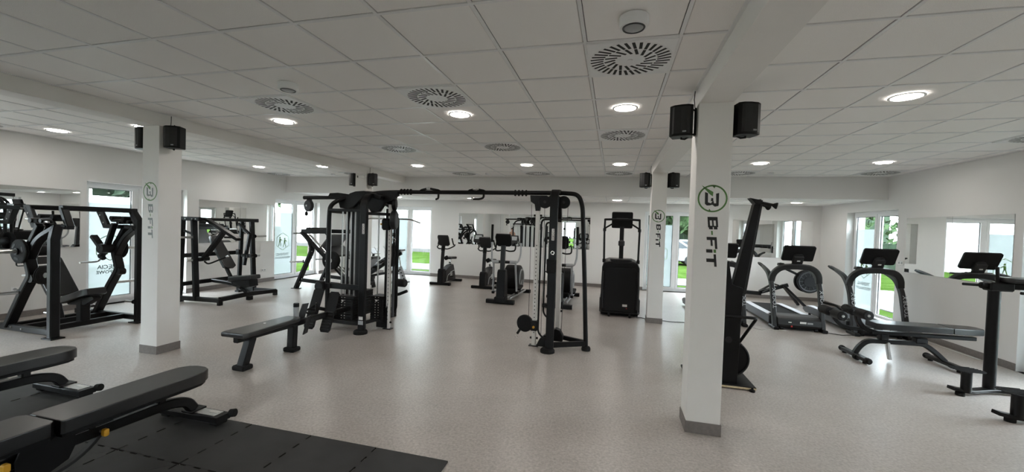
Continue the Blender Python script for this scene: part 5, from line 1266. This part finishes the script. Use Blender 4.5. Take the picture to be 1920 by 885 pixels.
    car = part('carriage', MB().box((cx-.05, cy-.01, 1.70), (.17, .12, .19), .03), 'black_plastic', t)
    part('pulley_cover', MB().lathe([(0, .125), (.015, .15), (.06, .155), (.085, .15), (.10, .125)], (cx+.02, cy-.02, 1.77), (1, .35, 0), 28), 'dark_grey', car)
    part('carriage_knob', MB().cyl((cx-.13, cy-.04, 1.70), (cx-.14, cy-.06, 1.70), .016, n=12), 'yellow_plastic', car)
    part('top_pulley', MB().lathe([(0, .085), (.012, .10), (.05, .10), (.062, .085)], (cx+.03, cy, 2.03), (1, .35, 0), 26), 'black_plastic', t)
    part('column_head', MB().box((cx, cy, 2.10), (.12, .09, .16), .015), BM, t)
    part('cable_stop', MB().lathe([(0, .012), (.01, .026), (.06, .022), (.07, .01)], (cx+.07, cy, 1.50), (0, 0, 1), 12), 'rubber', car)
    part('snap_hook', MB().torus((cx+.07, cy, 1.45), (0, 1, 0), .028, .005, 16, 6), 'chrome', car)
    part('rope_strap', MB().tube([(cx+.07, cy, 1.43), (cx+.05, cy, 1.34), (cx+.055, cy, 1.22), (cx+.04, cy, 1.02)], .014, 8).tube([(cx+.07, cy, 1.43), (cx+.092, cy, 1.34), (cx+.085, cy, 1.22), (cx+.10, cy, 1.02)], .014, 8), 'rubber', car)
    part('base_shroud', MB().prism([(-.20, .02), (.0, .012), (.0, .40), (-.05, .30), (-.20, .20)], (cx, cy-.0, 0), (1, 0, 0), (0, 0, 1), .06, .006), BM, t)
    part('guard_tube', MB().tube([(-3.52, 5.98, 1.86), (-3.475, 6.0, 1.80), (-3.475, 6.0, .30), (-3.53, 5.98, .20)], .015, 10, .06), BM, t)
    # high pulley arm to the left
    arm = part('high_arm', MB().tube([(-4.45, 5.72, 2.115), (-5.10, 5.72, 2.105)], .030, 14), BM, t)
    part('arm_cap', MB().lathe([(0, .031), (.012, .031), (.02, .02)], (-5.095, 5.72, 2.105), (-1, 0, 0), 14), 'rubber', arm)
    pl = part('pulley_cover', MB().lathe([(0, .085), (.012, .10), (.05, .10), (.062, .085)], (-5.015, 5.69, 1.97), (.2, 1, 0), 28), 'dark_grey', arm)
    part('pulley_bolt', MB().cyl((-5.022, 5.674, 1.97), (-5.017, 5.69, 1.97), .016, n=10), 'steel', pl)
    part('pulley_hanger', MB().box((-5.00, 5.72, 2.05), (.08, .05, .06), .008), BM, arm)
    part('cable_stop', MB().lathe([(0, .008), (.015, .026), (.06, .022), (.075, .01)], (-5.055, 5.72, 1.80), (0, 0, 1), 12), 'rubber', arm)
    part('cable_end', MB().tube([(-5.055, 5.72, 1.875), (-5.05, 5.72, 1.90)], .006, 6), 'steel', arm)
    # pulldown station at the back: curved bar, thigh rollers
    part('pulldown_bar', MB().tube([(-4.62, 6.62, 1.72), (-4.45, 6.62, 1.80), (-3.60, 6.62, 1.80), (-3.40, 6.62, 1.74)], .014, 10, .06), 'steel', t)
    part('steel_cable', MB().tube([(-4.0, 6.62, 1.81), (-4.0, 6.60, 2.1)], .004, 6), 'dark_grey', t)
    part('pulldown_arm', MB().bar([(mx, my, 2.13), (-4.0, 6.62, 2.12)], .07, .08), BM, t)
    for z in (.685,): part('thigh_roller', MB().lathe([(0, .055), (.015, .07), (.24, .07), (.255, .055)], (-3.72, 6.30, z), (1, -.10, 0), 20), 'foam', t)
    part('ankle_bar', MB().tube([(-3.72, 6.22, .46), (-3.55, 6.21, .50), (-3.40, 6.20, .565)], .026, 12), 'rubber', t)
    # low pulley for the row
    part('low_pulley', MB().lathe([(0, .08), (.012, .092), (.06, .092), (.072, .08)], (-4.46, 5.33, .685), (.15, 1, 0), 26), 'black_plastic', t)
    part('pulley_arm', MB().bar([(-4.40, 5.42, .70), (-4.30, 5.43, .70)], .07, .08), BM, t)
    # row seat bench, rail, foot plates
    bx = -4.035
    part('row_rail', MB().bar([(bx, 3.55, .365), (bx, 5.50, .345)], .07, .075), BM, t)
    part('row_pad', MB().prism([(-.15, 3.50), (-.165, 3.56), (-.115, 4.36), (-.09, 4.40), (.09, 4.40), (.115, 4.36), (.165, 3.56), (.15, 3.50)], (bx, 0, .425), (1, 0, 0), (0, 1, 0), .058, .016), 'vinyl', t)
    part('pad_screw', MB().cyl((bx-.02, 3.95, .453), (bx-.02, 3.95, .463), .014, n=10), 'white_plastic', t)
    for y0, y1 in ((3.64, 3.74), (4.36, 4.37)):
        lg = part('row_leg', MB().bar([(bx, y0, .04), (bx, y1, .34)], .105, .085, (0, 1, 0)), BM, t)
        part('leg_foot', MB().box((bx, y0, .03), (.17, .14, .055), .014), 'rubber', lg)
    for x, yy, zz in ((-4.22, 4.97, .44), (-3.99, 5.02, .40)):
        up = V((0, .36, .93)).normalized()
        fp = [(-.085, -.27), (-.06, -.305), (.06, -.305), (.085, -.27), (.085, .26), (.06, .29), (-.06, .29), (-.085, .26)]
        plate = part('foot_plate', MB().prism(fp, (x, yy, zz), (1, 0, 0), up, .022, .005), 'rubber', t)
        rb = MB()
        for k in range(7): rb.box(V((x, yy-.013, zz))+up*(-.26+.042*k), (.14, .012, .010), .003)
        part('plate_ribs', rb, 'dark_grey', plate)['kind'] = 'stuff'
        part('plate_stay', MB().bar([(x, yy+.02, zz), (bx, 5.24, .35)], .04, .05), BM, t)
    part('footrest_wing', MB().prism([(-.06, -.12), (.05, -.12), (.09, .16), (.0, .16)], (bx-.09, 4.60, .41), (.3, 1, 0), (0, .2, .98), .02, .004), 'dark_grey', t)
    part('footrest_wing', MB().prism([(-.06, -.12), (.05, -.12), (.09, .10), (.0, .10)], (bx+.10, 4.50, .33), (-.3, 1, 0), (0, .2, .98), .02, .004), 'dark_grey', t)
    part('row_handle', MB().tube([(-4.20, 4.98, .50), (-4.26, 4.94, .44), (-4.31, 4.88, .40), (-4.22, 4.84, .385), (-4.12, 4.88, .39), (-4.16, 4.94, .44), (-4.20, 4.98, .50)], .014, 10, .03), 'rubber', t)
    part('handle_hook', MB().tube([(-4.20, 4.98, .50), (-4.21, 5.03, .56), (-4.30, 5.25, .66), (-4.40, 5.38, .68)], .006, 6), 'chrome', t)
crossover()
tb = thing('drink_bottle', 'grey bottle with black lid standing at the far end of the row bench', 'bottle', (-4.085, 4.475, .403))
part('body', MB().lathe([(0, .030), (.008, .034), (.09, .034), (.093, .036), (.15, .036), (.155, .033)], (-4.085, 4.475, .403), (0, 0, 1), 20), 'silver_plastic', tb)
part('lid', MB().lathe([(0, .036), (.045, .036), (.052, .030)], (-4.085, 4.475, .558), (0, 0, 1), 20), 'black_plastic', tb)

# ================================================================== CABLES ON THE FLOOR
def cable(pts, r, mat, label):
    single('power_cable', MB().tube(fillet(pts, .12, 4), r, 6), mat, label, 'cable')
cable([(3.10, 8.26, .008), (2.95, 8.12, .008), (2.78, 8.25, .008), (2.66, 8.10, .008), (2.50, 8.38, .008)], .006, 'cable_white', 'white power cable lying in front of the middle treadmill')
cable([(3.75, 8.35, .008), (3.95, 8.22, .008), (4.08, 8.30, .008), (4.20, 8.28, .008)], .006, 'rubber', 'black power cable between the middle and the right treadmill')
cable([(.50, 8.26, .008), (.60, 8.32, .008), (.66, 8.24, .008)], .006, 'rubber', 'short black cable from the stair climber to the column')
cable([(.95, 8.20, .008), (1.15, 8.14, .008), (1.35, 8.22, .008), (1.60, 8.06, .008)], .006, 'rubber', 'black cable crossing the floor between the right columns')
cable([(4.85, 9.4, .008), (5.18, 8.6, .008), (5.22, 7.9, .008), (5.24, 7.2, .008)], .006, 'cable_white', 'white cable along the foot of the right wall')

# ================================================================== BACK OF THE ROOM (seen only in the mirrors)
def dumbbells():
    t = thing('dumbbell_rack', 'three-tier black dumbbell rack at the back wall seen in the far mirror', 'rack', (-1.9, -4.5, 0))
    for s in (-1, 1):
        part('side_frame', MB().bar([(-1.9+s*1.35, -4.70, .02), (-1.9+s*1.35, -4.78, 1.15)], .07, .07, (0, 1, 0)).bar([(-1.9+s*1.35, -4.95, .03), (-1.9+s*1.35, -4.15, .03)], .07, .05), 'black_metal', t)
    tiers = ((.35, -4.42), (.70, -4.55), (1.03, -4.68))
    for z, y in tiers:
        part('shelf', MB().box((-1.9, y, z), (2.66, .30, .03), .006), 'black_metal', t)
        part('shelf_arm', MB().bar([(-1.9-1.3, y-.10, z-.02), (-1.9-1.3, y+.14, z-.05)], .05, .03), 'black_metal', t)
    proto = thing('dumbbell', 'black rubber dumbbell on the upper tier of the rack, leftmost', 'dumbbell', (0, 0, 0), 'dumbbells on the rack')
    for s in (-1, 1): part('head', MB().lathe([(0, .055), (.012, .07), (.07, .07), (.085, .055)], (0, s*.055, 0), (0, s, 0), 6), 'rubber', proto)
    part('handle', MB().cyl((0, -.06, 0), (0, .06, 0), .015, n=10), 'steel', proto)
    names = {0: 'lower', 1: 'middle', 2: 'upper'}; first = True
    for k, (z, y) in enumerate(tiers):
        for i in range(9):
            loc = (-1.9-1.16+.29*i, y, z+.0865)
            lab = 'black rubber dumbbell on the %s tier of the mirrored rack, %s from its window end' % (names[k], ('first', 'second', 'third', 'fourth', 'fifth', 'sixth', 'seventh', 'eighth', 'ninth')[i])
            if first: proto.location = loc; proto['label'] = lab; first = False
            else: dup(proto, loc, lab)
dumbbells()
single('door_1', MB().box((-.1+1.8, YB+.02, 1.03), (.95, .05, 2.06), .006), 'pvc', 'plain white door in the back wall', None, kind='structure')

def person():
    import bmesh
    t = thing('person', 'person in a beige top and dark trousers standing far behind, seen in the far mirror', 'person', (-7.05, -3.3, 0))
    J = {'pel': (0, 0, .90), 'wai': (0, 0, 1.05), 'che': (0, .01, 1.26), 'nck': (0, 0, 1.40), 'hd0': (0, .01, 1.47), 'hd1': (0, .02, 1.56), 'hd2': (0, .01, 1.63),
         'shL': (-.17, 0, 1.34), 'shR': (.17, 0, 1.34), 'elL': (-.22, .0, 1.07), 'elR': (.22, .0, 1.07), 'wrL': (-.20, .10, .84), 'wrR': (.20, .10, .84),
         'hnL': (-.19, .13, .76), 'hnR': (.19, .13, .76), 'hpL': (-.09, 0, .86), 'hpR': (.09, 0, .86), 'knL': (-.10, .02, .47), 'knR': (.10, .02, .47),
         'anL': (-.10, -.02, .08), 'anR': (.10, -.02, .08), 'toL': (-.11, .15, .035), 'toR': (.11, .15, .035)}
    Rr = {'pel': .13, 'wai': .115, 'che': .135, 'nck': .055, 'hd0': .06, 'hd1': .085, 'hd2': .06, 'shL': .06, 'shR': .06, 'elL': .043, 'elR': .043, 'wrL': .028, 'wrR': .028, 'hnL': .035, 'hnR': .035,
          'hpL': .085, 'hpR': .085, 'knL': .055, 'knR': .055, 'anL': .04, 'anR': .04, 'toL': .035, 'toR': .035}
    E = [('pel', 'wai'), ('wai', 'che'), ('che', 'nck'), ('nck', 'hd0'), ('hd0', 'hd1'), ('hd1', 'hd2'), ('che', 'shL'), ('che', 'shR'), ('shL', 'elL'), ('shR', 'elR'), ('elL', 'wrL'), ('elR', 'wrR'), ('wrL', 'hnL'), ('wrR', 'hnR'),
         ('pel', 'hpL'), ('pel', 'hpR'), ('hpL', 'knL'), ('hpR', 'knR'), ('knL', 'anL'), ('knR', 'anR'), ('anL', 'toL'), ('anR', 'toR')]
    names = list(J)
    def skin(name, use, grow, mat, z0=None):
        ks = [k for k in names if k in use]
        me = bpy.data.meshes.new(name); me.from_pydata([J[k] for k in ks], [(ks.index(a), ks.index(b_)) for a, b_ in E if a in use and b_ in use], [])
        o = bpy.data.objects.new(name, me); COL.objects.link(o)
        m = o.modifiers.new('skin', 'SKIN'); 
        for i, k in enumerate(ks):
            sv = me.skin_vertices[0].data[i]; sv.radius = (Rr[k]*grow, Rr[k]*grow*(.8 if k in ('che', 'wai', 'pel') else 1)); sv.use_root = (k == use[0])
        o.modifiers.new('sub', 'SUBSURF').levels = 2; o.modifiers['sub'].render_levels = 2
        dg = bpy.context.evaluated_depsgraph_get(); m2 = bpy.data.meshes.new_from_object(o.evaluated_get(dg))
        bpy.data.objects.remove(o); m2.materials.clear(); m2.materials.append(MATS[mat]); m2.polygons.foreach_set('use_smooth', [True]*len(m2.polygons))
        o2 = bpy.data.objects.new(name, m2); COL.objects.link(o2); o2.parent = t; return o2
    body = skin('body', ['pel']+[k for k in names if k != 'pel'], 1.0, 'skin')
    skin('top', ['wai', 'pel', 'che', 'shL', 'shR'], 1.14, 'cloth_beige')
    skin('trousers', ['pel', 'hpL', 'hpR', 'knL', 'knR', 'anL', 'anR'], 1.15, 'cloth_black')
    o = t['_o']; L = V(o)
    part('hair', MB().lathe([(0, .088), (.04, .094), (.09, .075), (.12, .0)], L+V((0, -.005, 1.575)), (0, -.12, 1), 16), 'hair', t)
    for s in (-1, 1):
        part('eye', MB().lathe([(0, .011), (.006, .008), (.009, 0)], L+V((s*.032, .098, 1.565)), (0, 1, 0), 10), 'logo_black', t)
        part('ear', MB().lathe([(0, .02), (.01, .014), (.012, 0)], L+V((s*.078, .01, 1.555)), (s, 0, 0), 10), 'skin', t)
    part('nose', MB().lathe([(0, .014), (.022, .008), (.026, 0)], L+V((0, .096, 1.545)), (0, 1, -.2), 10), 'skin', t)
    part('mouth', MB().box(L+V((0, .096, 1.512)), (.045, .008, .010), .003), 'red_plastic', t)
    for s in (-1, 1):
        for k in range(5):
            x = s*.19+(k-2)*.013
            part('finger', MB().tube([L+V((x, .135, .75)), L+V((x, .15, .71)), L+V((x, .145, .68+abs(k-2)*.006))], .0075, 6), 'skin', body)
person()

# ================================================================== OUTSIDE
principled('reflector', (.42, .41, .39), .9, spec=.1, noise=(40, .2, 3))  # pale ground added out of sight to bounce daylight onto the ceiling
def ground():
    m = MB(); box2(m, -90, 70, -60, 110, -.32, -.14)
    o = single('lawn', m, 'lawn', 'green lawn around the building', None, kind='structure')
    pv = MB()
    box2(pv, XL-4.9, XR+4.4, 15.0, 17.2, -.14, -.115, .005); box2(pv, -15.6, -13.3, -20, 17.2, -.14, -.113, .005); box2(pv, 6.9, 8.6, -20, 15.4, -.14, -.113, .005)
    ap = MB()
    box2(ap, XL-WT-1.3, XR+WT+1.3, YW+WT, YW+WT+1.15, -.14, -.12, .005); box2(ap, XL-WT-1.3, XL-WT, YB-1.5, YW+WT, -.14, -.12, .005); box2(ap, XL-WT-1.3, XR+WT+1.1, YB-WT-1.5, YB-WT, -.14, -.12, .005)
    single('trim_2', ap, 'reflector', 'pale gravel strip added out of view along the outer walls to bounce daylight in', None, kind='structure')
    single('trim_1', pv, 'path_paving', 'pale paved footpath running round the building', None, kind='structure')
ground()
def leaf_mesh(n, c, r, size, mat, flat_=1.0):
    mb = MB(); c = V(c)
    for _ in range(n):
        while True:
            p = V((random.uniform(-1, 1), random.uniform(-1, 1), random.uniform(-1, 1)))
            if .35 < p.length < 1: break
        p = V((p.x*r[0], p.y*r[1], p.z*r[2])); q = c+p
        a = V((random.gauss(0, 1), random.gauss(0, 1), random.gauss(0, 1)*flat_)).normalized(); b_ = a.orthogonal().normalized(); d = a.cross(b_)
        s = size*random.uniform(.6, 1.3)
        mb.add([q+b_*s, q+d*s*.6, q-b_*s, q-d*s*.6], [(0, 1, 2, 3)])
    return mb
def tree(x, y, h, rad, label, mat='leaf_dark', n=900, size=.24, low=.25, group='trees outside the windows', core=True):
    t = thing('tree', label, 'tree', (x, y, -.14), group)
    tr = MB().tube([(x, y, -.14), (x+.1, y, h*.4), (x, y+.1, h*.8)], .16, 8, scale=[1.2, .9, .4])
    part('trunk', tr, 'bark', t)
    for k in range(6):
        a = k*1.05+random.random(); z = h*(.30+.08*k)
        part('branch', MB().tube([(x, y, z), (x+rad*.5*math.cos(a), y+rad*.5*math.sin(a), z+.35), (x+rad*.85*math.cos(a), y+rad*.85*math.sin(a), z+.5)], .06, 6, scale=[1, .7, .3]), 'bark', t)
    if core:
        mb = MB(); c = V((x, y, h*(.5+low/2))); R_ = (rad*.86, rad*.86, h*(1-low)/2*.88); nu, nv = 18, 12
        vs_ = [c+V((R_[0]*math.sin(math.pi*j/nv)*math.cos(2*math.pi*i/nu), R_[1]*math.sin(math.pi*j/nv)*math.sin(2*math.pi*i/nu), R_[2]*math.cos(math.pi*j/nv)))*1.0+V((random.uniform(-.12, .12)*rad, random.uniform(-.12, .12)*rad, random.uniform(-.12, .12)*rad)) for j in range(nv+1) for i in range(nu)]
        mb.add(vs_, [(j*nu+i, j*nu+(i+1) % nu, (j+1)*nu+(i+1) % nu, (j+1)*nu+i) for j in range(nv) for i in range(nu)])
        part('crown', mb, mat, t)
    f = part('foliage', leaf_mesh(n, (x, y, h*(.5+low/2)), (rad, rad, h*(1-low)/2), size, mat), mat, t); f['kind'] = 'stuff'
# left side
for i, (y, h) in enumerate(((3.4, 7.5), (8.7, 8.5), (14.0, 8.0))):
    tree(-21.5, y, h, 2.5, ('dark tree behind the white fence, %s in the window by the left machine' % ('left', 'middle', 'right')[i]), 'leaf_dark', 1500, .3, .05)
fc = thing('fence', 'white board fence seen through the window behind the left machine', 'fence', (-17.5, 6, -.14))
for k in range(18): part('fence_board', MB().box((-17.5, -1.0+1.02*k*.9, 1.1), (.04, .90, 2.5), .006), 'render_white', fc)
for k in range(7): part('fence_post', MB().box((-17.54, -1.2+2.75*k, 1.2), (.10, .10, 2.75), .01), 'render_white', fc)
tree(-16.6, 19.2, 7, 1.7, 'tree seen at the top of the left wall window beside the leg press', 'leaf_dark', 1100, .2, .35)
tree(-33.0, 37.0, 8, 3.0, 'distant tree over the lawn left of the leg press', 'leaf_green', 900, .3, .2)
# far side
def house(x0, x1, y0, y1, h, label):
    t = thing('building', label, 'building', ((x0+x1)/2, y0, -.14))
    part('wall', box2(MB(), x0, x1, y0, y1, -.14, h), 'render_white', t)
    part('roof', MB().prism([(x0-.4, h), (x1+.4, h), ((x0+x1)/2, h+2.2)], (0, (y0+y1)/2, 0), (1, 0, 0), (0, 0, 1), y1-y0+.8), 'roof_dark', t)
    w = part('base_band', box2(MB(), x0, x1, y0-.03, y0, -.14, .10), 'path_paving', t)
house(-24, -9.0, 24.6, 33, 6.5, 'plain white rendered building beyond the lawn in the far left window')
for i, (x, y, h) in enumerate(((.1, 32, 9), (5.5, 32, 10), (11.0, 32, 9), (-5.4, 33, 9))):
    tree(x, y, h, 2.5, 'leafy tree behind the parked cars, %s in the far right window' % ('second from the left', 'third from the left', 'rightmost', 'leftmost')[i], 'leaf_green', 1100, .3, .12)
def car(x, y, mat, label):
    t = thing('car', label, 'car', (x, y, -.14), 'parked cars outside the far right window')
    body = [(-2.1, .25), (-2.15, .60), (-1.95, .80), (-1.2, .90), (-.55, 1.38), (.75, 1.42), (1.45, .98), (2.0, .88), (2.15, .55), (2.1, .25)]
    part('body', MB().prism(body, (x, y, -.14), (1, 0, 0), (0, 0, 1), 1.72, .08), mat, t)
    for s in (-1, 1):
        part('side_window', MB().prism([(-.98, .93), (-.48, 1.30), (.70, 1.33), (1.2, 1.0)], (x, y+s*.865, -.14), (1, 0, 0), (0, 0, 1), .012), 'car_glass', t)
        for q in (-1.3, 1.3): part('wheel', MB().cyl((x+q, y+s*.70, .17), (x+q, y+s*.88, .17), .31, n=20, bev=.03), 'rubber', t)
    part('windscreen', MB().box((x-.90, y, 1.02), (.012, 1.35, .50), .004, Matrix.Rotation(math.radians(-53), 3, 'Y').inverted()), 'car_glass', t)
car(2.9, 24.9, 'car_white', 'white car parked beyond the lawn, nearest row'); car(7.2, 25.2, 'car_red', 'red car parked beyond the lawn right of the white one'); car(3.9, 28.2, 'car_white', 'white car parked in the second row under the trees')
# right side
tree(10.6, 18.2, 6.5, 1.9, 'branchy tree outside the right wall window', 'leaf_green', 700, .15, .2, core=False)
tree(16.6, 23.0, 8, 2.4, 'tree further back outside the right wall window', 'leaf_green', 1000, .28, .05)
tree(9.5, 8.6, 3.0, 1.0, 'small shrub outside the right picture edge window', 'leaf_green', 500, .12, .05)
hg = thing('hedge', 'clipped hedge behind the lawn outside the right window', 'hedge', (16, 27, -.14))
part('hedge_core', box2(MB(), 11.0, 27, 26.6, 27.6, -.14, 1.5), 'leaf_dark', hg)
lf = part('foliage', leaf_mesh(900, (19, 27.1, .80), (7.9, .70, .90), .22, 'leaf_green'), 'leaf_green', hg); lf['kind'] = 'stuff'
hg2 = thing('hedge', 'tall dark hedge behind the parked cars in the far right window', 'hedge', (4, 36.5, -.14))
part('hedge_core', box2(MB(), -12, 20, 36, 37, -.14, 3.6), 'leaf_dark', hg2)
lf = part('foliage', leaf_mesh(1400, (4, 36.2, 1.8), (16, .9, 2.3), .35, 'leaf_green'), 'leaf_green', hg2); lf['kind'] = 'stuff'
# back side, for the mirrors
for i, x in enumerate((-7.6, .6)): tree(x, -13.5, 7, 2.6, 'tree outside the back window, %s one' % ('left', 'right')[i], 'leaf_green', 800, .28, .1)

# ------------------------------------------------------------------ tidy helper properties
for o in bpy.data.objects:
    if '_o' in o: del o['_o']
